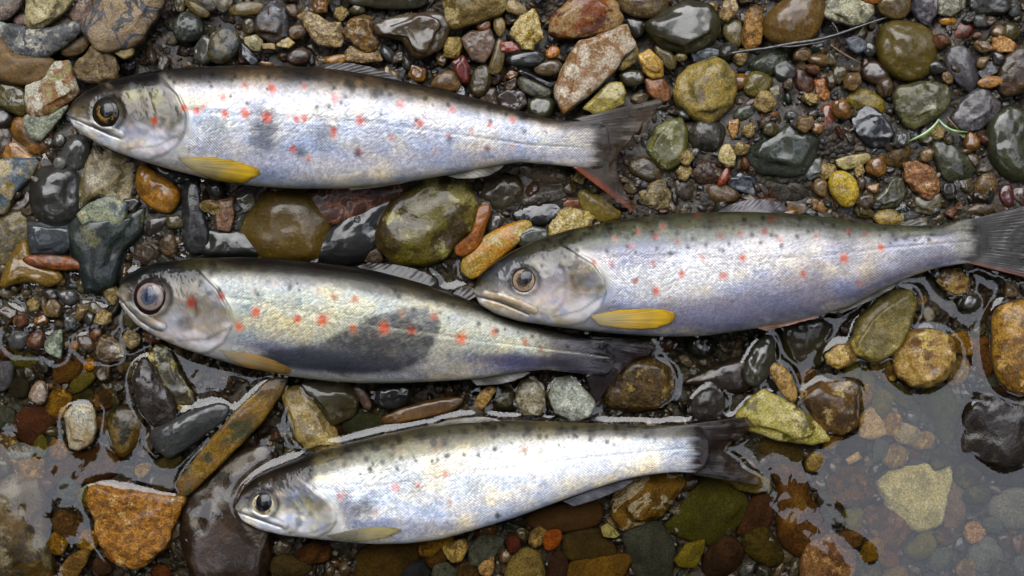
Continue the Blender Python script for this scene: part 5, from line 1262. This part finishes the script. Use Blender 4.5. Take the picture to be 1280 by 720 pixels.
OR, RD, DK = 'cc4a00', 'c43c00', '14120e'
TROUT = [
 dict(label='topmost trout with a bright yellow fin and its forked tail over the stones', z=48, w=37, xend=762, xt=738, tailc='2c241c', prem=(80, .6, '544c4e'), cx=420, cy=160, gain=1.12, peppers=45, silver=1.0, back=1.0, spotk=.9,
  top=[(84, 141), (88, 132), (95, 124), (110, 113), (130, 104), (160, 95), (200, 88), (240, 84), (300, 82), (360, 83), (400, 85), (430, 88), (480, 97), (530, 107), (580, 119), (630, 133), (680, 147), (705, 151), (725, 151), (760, 150)],
  bot=[(84, 143), (88, 152), (95, 161), (120, 178), (150, 192), (180, 202), (220, 214), (270, 226), (320, 233), (370, 236), (430, 236), (480, 232), (530, 224), (570, 217), (620, 207), (650, 203), (690, 206), (710, 208), (760, 212)],
  gill=[(204, 100), (222, 118), (233, 142), (232, 165), (222, 182), (205, 194), (184, 200)], gside=1,
  preop=[(186, 118), (192, 140), (190, 165), (178, 182), (160, 186)],
  mouth=[(85, 146), (100, 152), (118, 160), (136, 168), (150, 173)], maxil=[(98, 150), (118, 155), (138, 162), (152, 168)],
  lateral=[(235, 137), (300, 143), (360, 146), (420, 150), (480, 155), (540, 163), (600, 172), (660, 181), (720, 184)], latcol='7c7a78',
  flank=[(-1, '2a231a'), (-.86, '40362a'), (-.74, '6a5c48'), (-.6, '9c948c'), (-.45, 'bcb9ba'), (-.1, 'b9bdc2'), (.3, 'b6b9c2'), (.6, 'b4b4c0'), (.82, 'c9c8cf'), (1, 'dcd9da')],
  headc=[(-1, '1a150f'), (-.6, '2a2219'), (-.4, '453b2c'), (-.15, '6e664e'), (.15, '7c766a'), (.42, 'a9a5a6'), (.62, 'e2e0e0'), (1, 'e8e6e4')],
  blobs=[(170, 118, 16, 9, 'a09a50', .7), (196, 122, 9, 12, 'a39d58', .6), (212, 140, 16, 22, '4e4433', .7), (170, 142, 16, 12, '6a5a40', .6), (172, 168, 20, 11, '8c90a8', .6), (210, 172, 14, 8, '6c7082', .6), (200, 182, 26, 8, 'ecebed', .7),
   (130, 163, 26, 5, 'e8e2dc', .5, 24), (104, 128, 12, 9, '544a40', .6), (330, 163, 19, 30, '3c4252', .88), (268, 160, 16, 24, '7f8a94', .7), (404, 168, 13, 26, '747a8c', .7), (240, 127, 24, 9, 'a6aa84', .6), (470, 172, 14, 22, 'a5a6b2', .5), (540, 176, 13, 18, 'adadba', .5),
   (376, 191, 8, 7, '343e54', .85), (300, 112, 90, 10, 'b0aeb6', .35), (440, 206, 120, 12, 'd6d4da', .4), (250, 196, 40, 16, 'a4a6a8', .4), (560, 150, 90, 9, 'd0ccd2', .5, 13)],
  spots=[(230, 134, 5, RD), (246, 138, 5, OR), (253, 134, 4, OR), (281, 142, 5.5, RD), (306, 141, 7, OR), (333, 147, 7, RD), (371, 149, 5, RD), (380, 148, 5, RD), (360, 145, 4, 'b87868'), (417, 163, 4.5, RD), (416, 170, 4, OR), (366, 186, 4.5, OR), (386, 198, 4, OR),
   (193, 151, 6, OR), (279, 122, 5, 'c08078'), (305, 106, 4, RD), (380, 108, 4, RD), (340, 110, 6, RD), (450, 151, 6, 'c45a48'), (524, 154, 7, 'c46450'), (612, 156, 4, OR), (590, 163, 4, 'c86a48'), (490, 172, 4, OR), (448, 190, 4.5, OR), (560, 170, 4, 'c86a48'), (640, 183, 4, 'c88a58'), (607, 185, 3.5, RD), (545, 188, 3.5, 'd08868'),
   (418, 122, 6, 'c47874'), (565, 137, 5, 'c47874'), (640, 150, 5, 'c47060'), (500, 130, 6, 'c4807c'),
   (440, 109, 5, DK), (456, 107, 4, DK), (469, 117, 6, DK), (477, 116, 3, DK), (488, 118, 3, DK), (532, 124, 3, DK), (560, 131, 3, DK), (434, 103, 4, DK), (447, 192, 4, '40465c'), (562, 174, 3, '40465c'), (610, 186, 3, '40465c'), (520, 150, 2.5, DK), (656, 164, 2.5, '5a5a66'), (476, 142, 2, '5a5a66')],
  nostril=(104, 134), eye=(134, 141, 21), eyestyle=dict(rim='14100c', rim2='0a0806', ri=.76, iris='a07830', iris2='1c140c', rp=.42, pupil='05070c', pupil2='0a0d14', px=-.1, py=-.08, spread=.78),
  fins=[('tail_fin', [(716, 149), (738, 158), (748, 180), (740, 200), (716, 209)], [(834, 120), (832, 130), (806, 158), (780, 186), (770, 200), (778, 225), (796, 269)], '2c241c', '3a2e20', (.95, .42), 22, (0.8, -6), 'dark forked tail fin with an orange lower edge', (.86, 1.0, '7e3a1a')),
   ('pectoral_fin', [(222, 197), (228, 204), (240, 213)], [(252, 196), (292, 199), (318, 207), (328, 215), (318, 227), (296, 231), (262, 224)], 'd4c89c', 'dcb42c', (.5, .92), 10, 'lie', 'bright yellow pectoral fin', None),
   ('dorsal_fin', [(384, 86), (430, 91), (478, 100)], [(404, 79), (440, 77), (482, 87), (512, 106)], '2e2a28', '3e3a38', (1, .9), 12, (4, -3), None, None),
   ('pelvic_fin', [(430, 233), (438, 231), (462, 229)], [(440, 238), (490, 232), (520, 226), (510, 224)], 'b4aa8c', 'bcb496', (1, .9), 8, (6, 2), None, None),
   ('anal_fin', [(548, 217), (590, 211), (626, 205)], [(572, 223), (602, 223), (624, 213), (633, 204)], '6c665c', 'a8a498', (1, .85), 10, (2, -3), None, None)]),
 dict(label='trout with a clouded pale eye and a dark reflection painted on its flank, middle left', z=26, w=35, xend=768, xt=742, tailc='1a1416', prem=(80, .75, '2a2230'), cx=440, cy=400, gain=1.0, peppers=30, patches=[([(318, 442), (360, 436), (404, 428), (438, 408), (462, 394), (500, 386), (534, 388), (549, 402), (544, 430), (530, 450), (500, 462), (450, 470), (400, 466), (350, 455)], '1c1e2a', .86, 4)], silver=.75, back=1.0, spotk=.9,  # patches: a dark reflection put into the skin colour
  top=[(146, 364), (149, 354), (157, 345), (176, 334), (200, 327), (240, 323), (300, 321), (360, 324), (420, 331), (450, 335), (480, 341), (520, 352), (560, 366), (600, 381), (640, 396), (680, 410), (720, 420), (748, 424), (780, 426)],
  bot=[(146, 366), (149, 377), (156, 389), (170, 405), (195, 421), (230, 436), (270, 449), (310, 460), (360, 470), (410, 476), (450, 479), (500, 479), (560, 476), (600, 473), (640, 466), (680, 462), (720, 466), (748, 470), (780, 470)],
  gill=[(256, 346), (272, 362), (286, 388), (291, 408), (280, 428), (262, 440), (240, 444)], gside=1,
  preop=[(240, 372), (244, 392), (238, 414), (224, 426)],
  mouth=[(148, 372), (162, 388), (176, 402), (192, 412), (202, 414)], maxil=[(160, 380), (176, 394), (194, 404), (204, 408)],
  lateral=[(284, 372), (330, 380), (400, 395), (470, 408), (540, 418), (600, 426), (680, 436), (760, 446)], latcol='c6c4ac',
  flank=[(-1, '1f1b13'), (-.86, '2a261b'), (-.7, '55523c'), (-.56, 'a0a396'), (-.3, 'b0b29a'), (.05, 'b4b49c'), (.3, 'a8a898'), (.55, '8f8e90'), (.78, '9a9aa2'), (.9, 'bdbcb9'), (1, 'd2d0c8')],
  headc=[(-1, '17130e'), (-.62, '2a241a'), (-.42, '7c786c'), (-.15, '8f877c'), (.15, '9c9488'), (.5, 'aaa39a'), (.8, 'c4bcb6'), (1, 'd0c9c4')],
  blobs=[(250, 330, 26, 9, '5c5430', .8), (430, 452, 90, 12, '34364c', .6, 6), (395, 453, 80, 14, '26283a', .92, 6), (345, 442, 40, 12, '3c3e58', .8, 12), (560, 440, 22, 36, 'aaa692', .8), (660, 452, 90, 10, '38345a', .9, 4), (725, 445, 52, 24, '1c1518', .95), (690, 425, 50, 12, '4a443c', .75, 14),  # slate blue blobs low on the flank extend the painted reflection
   (440, 474, 130, 7, 'c2c0b6', .6, 3), (640, 462, 60, 4, '8a86a0', .6), (262, 402, 22, 22, '8c8074', .7), (222, 400, 20, 16, 'a0a0aa', .6), (232, 404, 10, 14, '4c4440', .7, 20), (240, 378, 11, 10, '2e2018', .9), (210, 380, 8, 22, 'aaa29a', .5), (240, 425, 40, 10, 'c8bcc2', .55, 20), (300, 444, 40, 12, 'c9c5b8', .6, 14), (420, 400, 60, 16, 'b4b296', .5, 8),
   (600, 405, 30, 14, 'b0ac94', .6, 16), (345, 352, 80, 9, 'a4a6a4', .45, 2), (178, 345, 24, 9, '140f0b', .85, -25), (192, 398, 14, 5, 'a8846a', .7, 20)],
  spots=[(239, 378, 7, 'c03c14'), (276, 370, 6, '9c2418'), (299, 408, 6, OR), (320, 390, 6.5, OR), (372, 399, 6, OR), (403, 400, 7.5, OR), (319, 365, 4, '8a6040'), (417, 371, 5, 'a06a40'), (480, 409, 8, OR), (514, 413, 6, 'a84420'), (542, 396, 5, 'a85030'), (577, 423, 7.5, 'd05a12'), (618, 415, 6, 'b86838'), (443, 374, 5.5, 'b06030'), (656, 427, 5, 'b07048'), (441, 410, 6, 'b4602c'), (502, 392, 4, 'a86838'), (345, 413, 4, 'b88858'), (344, 354, 4, 'b09080'), (398, 366, 4, 'a89080'), (676, 437, 4, '8a5030'),
   (264, 330, 5, '2a1a12'), (263, 343, 4, '3a2018'), (330, 333, 6, '281510'), (360, 336, 6, '281510'), (395, 338, 6, '281510'), (300, 331, 6, '281510'), (474, 358, 4, '5a5448'), (495, 366, 4, '5a5448')],
  nostril=(160, 358), eye=(189, 371, 24), eyestyle=dict(rim='2c1014', rim2='1a0a0e', ri=.7, iris='3c4456', iris2='8a7a70', rp=.34, pupil='1a2436', pupil2='4a5668', px=-.04, py=.06, spread=.9, sx=1.35, sy=.75),
  fins=[('tail_fin', [(735, 420), (752, 430), (758, 446), (750, 462), (732, 470)], [(800, 424), (828, 436), (812, 446), (788, 452), (776, 468), (758, 492), (746, 506)], '211a1c', '2a2022', (1, .6), 20, (0.8, -7), 'dark tail fin half under the water', None),
   ('pectoral_fin', [(274, 437), (280, 441), (286, 449)], [(308, 441), (346, 450), (370, 464), (356, 469), (330, 464), (300, 456)], 'c0b498', 'bc8c30', (.5, .9), 9, 'lie', 'yellow brown pectoral fin', None),
   ('dorsal_fin', [(446, 333), (490, 344), (540, 358)], [(462, 328), (505, 331), (534, 340), (548, 352)], '2c2826', '201d1e', (1, .95), 12, (6, 2), None, None),
   ('adipose_fin', [(566, 367), (576, 371), (586, 376)], [(574, 359), (586, 357), (596, 361), (600, 368)], '2c2824', '3a3630', (1, .9), 4, (4, 2), None, None),
   ('anal_fin', [(588, 474), (620, 470), (650, 464)], [(596, 482), (622, 482), (650, 474), (664, 466)], '5c5854', '8c8a86', (1, .8), 9, (0, -4), None, None)]),
 dict(label='right hand trout with a yellow fin, its tail running out of the picture', z=44, w=36, xend=1238, xt=1212, tailc='2a2723', cx=900, cy=340, gain=1.12, peppers=90, silver=1.0, back=1.7, spotk=.85,
  top=[(592, 361), (594, 352), (599, 344), (615, 330), (640, 314), (670, 300), (710, 287), (750, 279), (800, 271), (860, 266), (920, 264), (980, 266), (1040, 272), (1100, 280), (1150, 282), (1180, 281), (1205, 274), (1240, 270)],
  bot=[(592, 364), (594, 372), (600, 381), (620, 393), (650, 402), (690, 408), (730, 413), (780, 418), (830, 421), (880, 420), (930, 413), (980, 404), (1030, 393), (1060, 383), (1100, 362), (1140, 345), (1170, 335), (1205, 329), (1240, 331)],
  gill=[(722, 318), (742, 330), (755, 348), (759, 366), (750, 386), (732, 402), (712, 408)], gside=1,
  preop=[(700, 332), (708, 350), (706, 376), (692, 396)],
  mouth=[(594, 370), (606, 373), (624, 378), (644, 386), (660, 393)], maxil=[(606, 367), (628, 371), (650, 379), (668, 388)], maxcol='b49a72',
  lateral=[(760, 322), (830, 320), (900, 322), (970, 322), (1040, 318), (1110, 310), (1180, 304), (1215, 302)], latcol='8c8890',
  flank=[(-1, '34331f'), (-.9, '45452f'), (-.66, '585b42'), (-.56, '35332f'), (-.44, '8c8a92'), (-.3, 'b2b0b8'), (0, 'c0bfc4'), (.3, 'b8b6bc'), (.5, '7c7a8c'), (.8, '66647a'), (.95, 'a4a2ac'), (1, 'bcb8b6')],
  headc=[(-1, '18140e'), (-.6, '2c281c'), (-.35, '58543c'), (-.12, '8a8478'), (.2, 'a09a94'), (.5, 'b8b2b2'), (.8, 'c4bfbc'), (1, '9a948c')],
  blobs=[(690, 303, 50, 14, '57543a', .6, -18), (632, 340, 24, 13, '5e6068', .6, -25), (730, 345, 20, 26, '6e6458', .75), (690, 356, 24, 26, 'b0a8b8', .6), (672, 336, 16, 12, 'a29a84', .5), (640, 384, 36, 8, '8a7650', .65, 20), (720, 388, 26, 12, 'd8d3d2', .7, -20), (850, 345, 70, 34, 'e0dfda', .6, -8), (930, 320, 60, 26, 'd6d3d0', .5, -20), (1000, 306, 40, 22, 'cccac8', .5), (800, 318, 44, 20, '6a6e88', .6, -4), (790, 345, 50, 14, 'd9d8d4', .6), (980, 365, 90, 26, '706e84', .6, -14), (880, 395, 90, 18, '84829a', .5, -4),
   (1000, 284, 140, 6, '46443c', .65, 4), (1100, 320, 50, 22, '9a98a0', .6), (1150, 320, 36, 16, '6a6872', .6, -10), (1210, 302, 18, 26, 'a8a690', .7), (1060, 316, 18, 24, '969088', .5), (1020, 340, 18, 20, '6a687e', .5), (1090, 308, 16, 14, 'b4a890', .5), (760, 405, 50, 10, 'c4c2c8', .5)],
  spots=[(769, 298, 4, 'b04a28'), (797, 289, 4, 'b04a28'), (819, 295, 4.5, 'a83c28'), (829, 283, 4, 'b84a28'), (789, 308, 4, 'b04848'), (742, 328, 4, 'b84838'), (764, 331, 4, 'b85848'), (816, 329, 4, 'b84838'), (794, 351, 4.5, 'a04830'), (820, 364, 5.5, OR), (847, 301, 4, 'a03830'), (715, 347, 4, '702c1c'), (852, 342, 5, OR), (904, 345, 5, 'c85030'), (878, 322, 4, 'c46858'), (928, 322, 5, RD), (925, 292, 4, '9c3428'), (975, 300, 4, RD), (956, 289, 4.5, '8c2c20'), (1004, 342, 4.5, RD), (1055, 323, 6, OR), (1101, 309, 4.5, OR), (1061, 288, 4, '9c3428'), (1074, 354, 4, 'b04838'), (1082, 292, 3.5, 'a84838'), (1020, 294, 3.5, 'b84838'), (900, 294, 4, '9c3c28'), (872, 270, 3.5, '6a4030'), (964, 274, 3.5, '6a3020'),
   (740, 285, 4.5, '241c14'), (759, 280, 4, '241c14'), (729, 297, 4, '3a3020'), (763, 293, 3, '3a3020'), (778, 284, 3.5, '4a3a28'), (812, 281, 3, '4a3a28'), (785, 298, 3, '3a3020'), (850, 282, 3.5, '4a3828'), (890, 276, 3.5, '4a3828'), (915, 278, 3.5, '4a3828'), (703, 296, 4, '3a3424'), (940, 282, 3, '3a2c20')],
  nostril=(622, 343), eye=(656, 350, 18), eyestyle=dict(rim='2a251e', rim2='1a1611', ri=.74, iris='3a2e26', iris2='a08870', rp=.42, pupil='070b14', pupil2='0e1420', px=-.2, py=-.08, spread=.9, shift=(.06, .04)),
  fins=[('tail_fin', [(1206, 276), (1222, 282), (1228, 302), (1222, 322), (1206, 328)], [(1330, 246), (1326, 262), (1306, 284), (1300, 304), (1308, 326), (1330, 346), (1334, 360)], '2a2723', '231d19', (1, .85), 20, (0.8, 2), 'dark tail fin with reddish edges, cut by the frame', (.9, 1.0, '5a2c1a')),
   ('pectoral_fin', [(737, 394), (741, 399), (748, 406)], [(772, 387), (816, 385), (838, 388), (850, 396), (838, 407), (810, 412), (774, 410)], 'd0c498', 'd6ac2c', (.5, .92), 10, 'lie', 'yellow pectoral fin', None),
   ('dorsal_fin', [(896, 265), (930, 265), (972, 267)], [(912, 256), (938, 248), (972, 249), (988, 262)], '3c363c', '4a424a', (1, .9), 12, (6, 0), None, None),
   ('adipose_fin', [(1118, 282), (1130, 283), (1140, 283)], [(1128, 277), (1144, 273), (1158, 276), (1160, 282)], '35322a', '45423a', (1, .9), 4, (4, 2), None, None),
   ('pelvic_fin', [(946, 410), (952, 407), (962, 405)], [(958, 414), (1000, 403), (1030, 394), (1020, 391)], 'b08c78', 'a8806c', (1, .9), 8, (6, 3), None, None),
   ('anal_fin', [(1046, 386), (1076, 373), (1100, 361)], [(1052, 392), (1090, 376), (1122, 358), (1138, 344)], '54504a', '8c8880', (1, .85), 10, (0, -3), None, None)]),
 dict(label='lowest trout with a silvery white flank, its head over a dark chocolate slab', z=20, w=33, xend=886, xt=864, tailc='1e1715', prem=(70, .55, '4a4446'), cx=580, cy=605, gain=1.45, peppers=90, silver=.8, back=1.6, spotk=.62,
  top=[(294, 634), (296, 625), (302, 613), (320, 596), (350, 582), (390, 567), (430, 555), (480, 543), (530, 533), (580, 527), (640, 525), (700, 527), (760, 530), (820, 532), (850, 531), (890, 530)],
  bot=[(294, 636), (297, 643), (305, 652), (325, 662), (350, 668), (390, 673), (430, 677), (470, 680), (510, 679), (550, 674), (590, 663), (640, 648), (690, 630), (730, 615), (770, 602), (800, 595), (830, 591), (850, 590), (890, 592)],
  gill=[(392, 612), (406, 622), (419, 638), (421, 652), (412, 664), (396, 672), (376, 674)], gside=1,
  preop=[(372, 622), (380, 640), (376, 658), (362, 666)],
  mouth=[(296, 640), (308, 644), (324, 650), (342, 656), (352, 659)], maxil=[(306, 638), (324, 644), (344, 652), (356, 657)], maxcol='d0ccc4',
  lateral=[(398, 610), (430, 616), (480, 608), (560, 596), (640, 586), (720, 574), (800, 566), (868, 560)], latcol='e0e0de',
  flank=[(-1, '2c2818'), (-.88, '4a432c'), (-.72, '625b3c'), (-.58, '7e7c60'), (-.44, 'c4c4bc'), (-.1, 'd6d8d4'), (.3, 'dcdddc'), (.6, 'd8d9dc'), (.85, 'e2e1e2'), (1, 'eae8e6')],
  headc=[(-1, '1c1812'), (-.62, '332a1e'), (-.42, '77757c'), (-.1, '8c8c92'), (.2, '9c9c98'), (.5, 'b8b9bc'), (.8, 'dcdcdc'), (1, 'e4e2e0')],
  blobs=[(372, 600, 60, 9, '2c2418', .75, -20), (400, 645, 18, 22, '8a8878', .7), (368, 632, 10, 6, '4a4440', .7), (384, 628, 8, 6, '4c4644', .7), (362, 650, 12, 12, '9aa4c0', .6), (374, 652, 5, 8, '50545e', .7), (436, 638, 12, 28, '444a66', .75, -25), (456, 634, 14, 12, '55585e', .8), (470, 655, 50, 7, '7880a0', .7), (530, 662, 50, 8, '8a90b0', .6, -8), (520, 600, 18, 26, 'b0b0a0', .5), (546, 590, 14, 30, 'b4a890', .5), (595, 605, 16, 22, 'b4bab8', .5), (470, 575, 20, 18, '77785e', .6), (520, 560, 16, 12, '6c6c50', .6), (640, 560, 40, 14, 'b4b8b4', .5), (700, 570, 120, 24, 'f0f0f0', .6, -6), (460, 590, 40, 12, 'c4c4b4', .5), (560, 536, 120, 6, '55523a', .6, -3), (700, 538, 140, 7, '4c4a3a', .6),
   (760, 540, 80, 6, '3c3a30', .6, 2)],
  spots=[(426, 620, 5.5, 'c45a20'), (467, 615, 4, 'a86a30'), (495, 609, 6, 'c45c40'), (522, 606, 5, 'a85030'), (557, 592, 6, 'c87860'), (562, 628, 4.5, 'c88458'), (470, 640, 5, '9c6458'), (655, 562, 6, 'b07848'), (675, 565, 4, 'bc9068'), (768, 556, 4, '7c5840'), (594, 588, 3.5, '9c6058'), (668, 597, 3, 'b48878'), (551, 555, 6, '7c5430'), (545, 560, 5, '8c6438'),
   (498, 548, 4, '241c18'), (526, 546, 6, '241c18'), (467, 559, 4, '2c221c'), (449, 565, 3.5, '2c221c'), (477, 552, 3, '2c221c'), (430, 580, 3.5, '4c3c28'), (556, 552, 4, '30281e'), (436, 571, 3, '4c3c28'), (490, 569, 3, '4c3828'), (622, 645, 3.5, '101010'), (580, 540, 4, '282418'), (615, 538, 5, '282418'), (660, 538, 5, '282418'), (700, 539, 5, '282418'), (740, 540, 5, '282418'), (780, 541, 5, '282418'), (815, 540, 4, '282418')],
  nostril=(309, 622), eye=(330, 630, 17), eyestyle=dict(rim='34302a', rim2='221e1a', ri=.84, iris='3a2c1c', iris2='d0c09c', rp=.58, pupil='05080f', pupil2='0a0f1a', px=-.12, py=-.06, spread=.95, shift=(.12, .06)),
  fins=[('tail_fin', [(848, 532), (864, 540), (870, 560), (864, 580), (848, 590)], [(966, 518), (960, 532), (926, 550), (906, 562), (922, 577), (954, 596), (954, 610)], '1e1715', '2a1e18', (1, .3), 20, (0.8, -14), 'dark brown tail fin spread in the water', None),
   ('pectoral_fin', [(408, 669), (413, 672), (420, 675)], [(440, 662), (472, 657), (502, 659), (506, 664), (480, 673), (446, 677)], 'ccc6b0', 'bcae78', (.4, .85), 9, 'lie', 'pale yellow pectoral fin', None),
   ('dorsal_fin', [(540, 533), (580, 529), (622, 528)], [(556, 526), (592, 520), (620, 522), (632, 530)], '5a564a', '8c8a86', (1, .85), 12, (8, 4), None, None),
   ('anal_fin', [(704, 627), (740, 613), (776, 601)], [(718, 634), (752, 624), (778, 612), (796, 600)], '5c5c64', '84868e', (.9, .55), 10, (-2, -6), None, None)]),
]
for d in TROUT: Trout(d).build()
# ------------------------------------------------------------------ twig, stalk and grass blades on the gravel
def plant_bits():
    T = NT('wet_twig')
    tc = T.n('ShaderNodeTexCoord').outputs['Object']
    nz = T.noise(tc, 600, 4, 0.7)
    twig_m = T.done(T.n('ShaderNodeBsdfPrincipled', {'Base Color': T.mix(nz, hexlin('14100c', .5), hexlin('3a342c', .4)), 'Roughness': 0.4, 'Normal': T.bump(nz, 0.8, 0.0008), 'Coat Weight': 0.4, 'Coat Roughness': 0.15}).outputs[0])
    def strand(name, pts, r0, r1, m, parent=None, n=40):
        c = smooth_curve([(p[0], p[1]) for p in pts], n)
        zz = np.interp(np.linspace(0, 1, n), np.linspace(0, 1, len(pts)), [p[2] for p in pts])
        P = np.stack([wx(c[:, 0], zz), wy(c[:, 1], zz), zz*K], 1)
        rr = np.interp(np.linspace(0, 1, n), [0, .5, 1], [r0*0.8, r0, r1])*(1+0.18*np.sin(np.arange(n)*2.1))
        v, f = tube_mesh(P, rr*K, 8)
        return v, f
    t = empty('twig', (float(wx(912, 24)), float(wy(66, 24)), 24*K))
    tag(t, 'thin black wet twig lying across the gravel below the smooth ochre boulder', 'twig')
    off = np.array(t.location)
    v, f = strand('stem', [(912, 67, 22), (935, 63, 24), (962, 60, 24), (990, 54, 27), (1018, 51, 28), (1048, 43, 30), (1074, 33, 30), (1108, 22, 30)], 2.4, 1.3, twig_m)
    link('stem', new_mesh('stem', v-off, f, twig_m), t)
    v, f = strand('side_shoot', [(968, 57, 25), (985, 59, 26), (1006, 56, 27), (1030, 52, 28)], 1.5, 0.8, twig_m)
    link('side_shoot', new_mesh('side_shoot', v-off, f, twig_m), t)
    v, f = strand('side_shoot', [(1040, 28, 26), (1046, 36, 29), (1048, 43, 29.5)], 1.0, 1.2, twig_m)
    link('side_shoot', new_mesh('side_shoot', v-off, f, twig_m), t)
    T = NT('dry_straw')
    tc = T.n('ShaderNodeTexCoord').outputs['Object']
    straw = T.done(T.n('ShaderNodeBsdfPrincipled', {'Base Color': T.mix(T.noise(tc, 500, 3), hexlin('5a4630', .4), hexlin('8c744c', .4)), 'Roughness': 0.55}).outputs[0])
    for pts, lab in (([(1038, 56, 22), (1055, 68, 20), (1076, 79, 18)], 'thin dry brown stalk in the grit left of the moss yellow stone'),
                     ([(1184, 146, 27), (1190, 154, 28), (1199, 163, 27)], 'short dry yellow stalk beside the green grass blades')):
        v, f = strand('dry_stalk', pts, 1.3, 0.6, straw, n=20)
        c = v.mean(0)
        tag(link('dry_stalk', new_mesh('dry_stalk', v-c, f, straw), loc=Vector(c)), lab, 'stalk')
    T = NT('grass_green')
    tc = T.n('ShaderNodeTexCoord').outputs['Object']
    gm = T.done(T.n('ShaderNodeBsdfPrincipled', {'Base Color': T.mix(T.noise(tc, 400, 3), hexlin('4f7a1c', .4), hexlin('7aa038', .4)), 'Roughness': 0.35, 'Coat Weight': 0.6, 'Coat Roughness': 0.1}).outputs[0])
    for pts, wd, lab in (([(1174, 149, 28), (1168, 158, 30), (1156, 168, 29), (1137, 176, 25)], 2.1, 'broad green grass blade curving left below the grey green stone'),
                         ([(1174, 150, 28), (1181, 158, 30), (1192, 164, 30), (1210, 165, 27)], 1.5, 'narrow green grass blade curving right toward the purplish lump')):
        n = 30
        c = smooth_curve([(p[0], p[1]) for p in pts], n); s = np.linspace(0, 1, n)
        zz = np.interp(s, np.linspace(0, 1, len(pts)), [p[2] for p in pts])
        tg = np.gradient(c, axis=0); tg /= np.hypot(*tg.T)[:, None]; nr = np.stack([-tg[:, 1], tg[:, 0]], 1)
        w = wd*np.clip(np.sin(np.pi*np.clip(s*0.9+0.08, 0, 1))**0.6, 0.06, 1)
        rows = []
        for k, dz in ((-1, 0.5), (0, -0.3), (1, 0.5), (1, -0.4), (0, -1.2), (-1, -0.4)):
            q = c+nr*w[:, None]*k
            rows.append(np.stack([wx(q[:, 0], zz), wy(q[:, 1], zz), (zz+dz)*K], 1))
        V = np.stack(rows, 1); idx = np.arange(n*6).reshape(n, 6); nx = np.roll(idx, -1, 1)
        F = np.stack([idx[:-1], nx[:-1], nx[1:], idx[1:]], -1).reshape(-1, 4)
        V = V.reshape(-1, 3); cc = V.mean(0)
        tag(link('grass_blade', new_mesh('grass_blade', V-cc, F, gm), loc=Vector(cc)), lab, 'grass blade')
plant_bits()

# ------------------------------------------------------------------ the shallow water: one sheet whose edge creeps up whatever breaks it
def make_water():
    top = TOP.copy()
    big = np.pad(top, 1, mode='edge')                    # close pin holes between the recorded points
    nb = np.max([big[1+a:1+a+GNY, 1+b:1+b+GNX] for a in (-1, 0, 1) for b in (-1, 0, 1)], axis=0)
    p = np.pad(nb, 1, mode='edge')
    top = np.min([p[1+a:1+a+GNY, 1+b:1+b+GNX] for a in (-1, 0, 1) for b in (-1, 0, 1)], axis=0)
    HMAX = 3.4; lam = 4.6
    h = np.zeros_like(top)
    def blur(A, n):
        for _ in range(n):
            p = np.pad(A, 1, mode='edge')
            A = 0.36*A+0.11*(p[:-2, 1:-1]+p[2:, 1:-1]+p[1:-1, :-2]+p[1:-1, 2:])+0.05*(p[:-2, :-2]+p[2:, 2:]+p[2:, :-2]+p[:-2, 2:])
        return A
    soft = blur(np.clip(top, -12, 14), 4)
    E = soft > 0.5
    kk = 4+(GR/lam)**2
    for rnd in range(2):
        fix = np.clip(soft, 0, HMAX)
        h = np.where(E, fix, h)
        for _ in range(90):
            p = np.pad(h, 1, mode='edge')
            hn = (p[:-2, 1:-1]+p[2:, 1:-1]+p[1:-1, :-2]+p[1:-1, 2:])/kk
            h = np.where(E, fix, hn)
        E = soft > np.maximum(h, 0.5)
    z = blur(np.where(E, fix, h), 7)-1.0*blur(E.astype(float), 2)**3
    # ripple
    jj, ii = np.mgrid[0:GNY, 0:GNX]
    P = np.stack([ii.ravel()*GR/55, jj.ravel()*GR/55, 0*ii.ravel()+3.3], 1)
    z = z+0.10*fnoise(P*2.3, 2).reshape(z.shape)+0.32*fnoise(P, 2).reshape(z.shape)
    gx = GX0+(np.arange(GNX)+0.5)*GR; gy = GY0+(np.arange(GNY)+0.5)*GR
    ext = np.cumsum(np.geomspace(20, 4000, 14))
    X = np.concatenate([gx[0]-ext[::-1], gx, gx[-1]+ext]); Y = np.concatenate([gy, gy[-1]+ext])
    Z = np.zeros((len(Y), len(X))); Z[:GNY, 14:14+GNX] = z
    fade = 6
    XX, YY = np.meshgrid(X, Y)
    V = np.stack([(XX-640)*K, (360-YY)*K, Z*K], -1).reshape(-1, 3)
    idx = np.arange(Z.size).reshape(Z.shape)
    F = np.stack([idx[:-1, :-1], idx[1:, :-1], idx[1:, 1:], idx[:-1, 1:]], -1).reshape(-1, 4)
    T = NT('clear_stream_water')
    fr = T.n('ShaderNodeFresnel', {'IOR': 1.42}).outputs[0]
    tr = T.n('ShaderNodeBsdfTransparent', {'Color': (0.93, 0.9, 0.82, 1)})
    gl = T.n('ShaderNodeBsdfGlossy', {'Color': (1, 1, 1, 1), 'Roughness': 0.0})
    mx = T.n('ShaderNodeMixShader', {0: fr, 1: tr.outputs[0], 2: gl.outputs[0]})
    me = new_mesh('water', V, F, T.done(mx.outputs[0]))
    tag(link('water', me), kind='structure')
make_water()
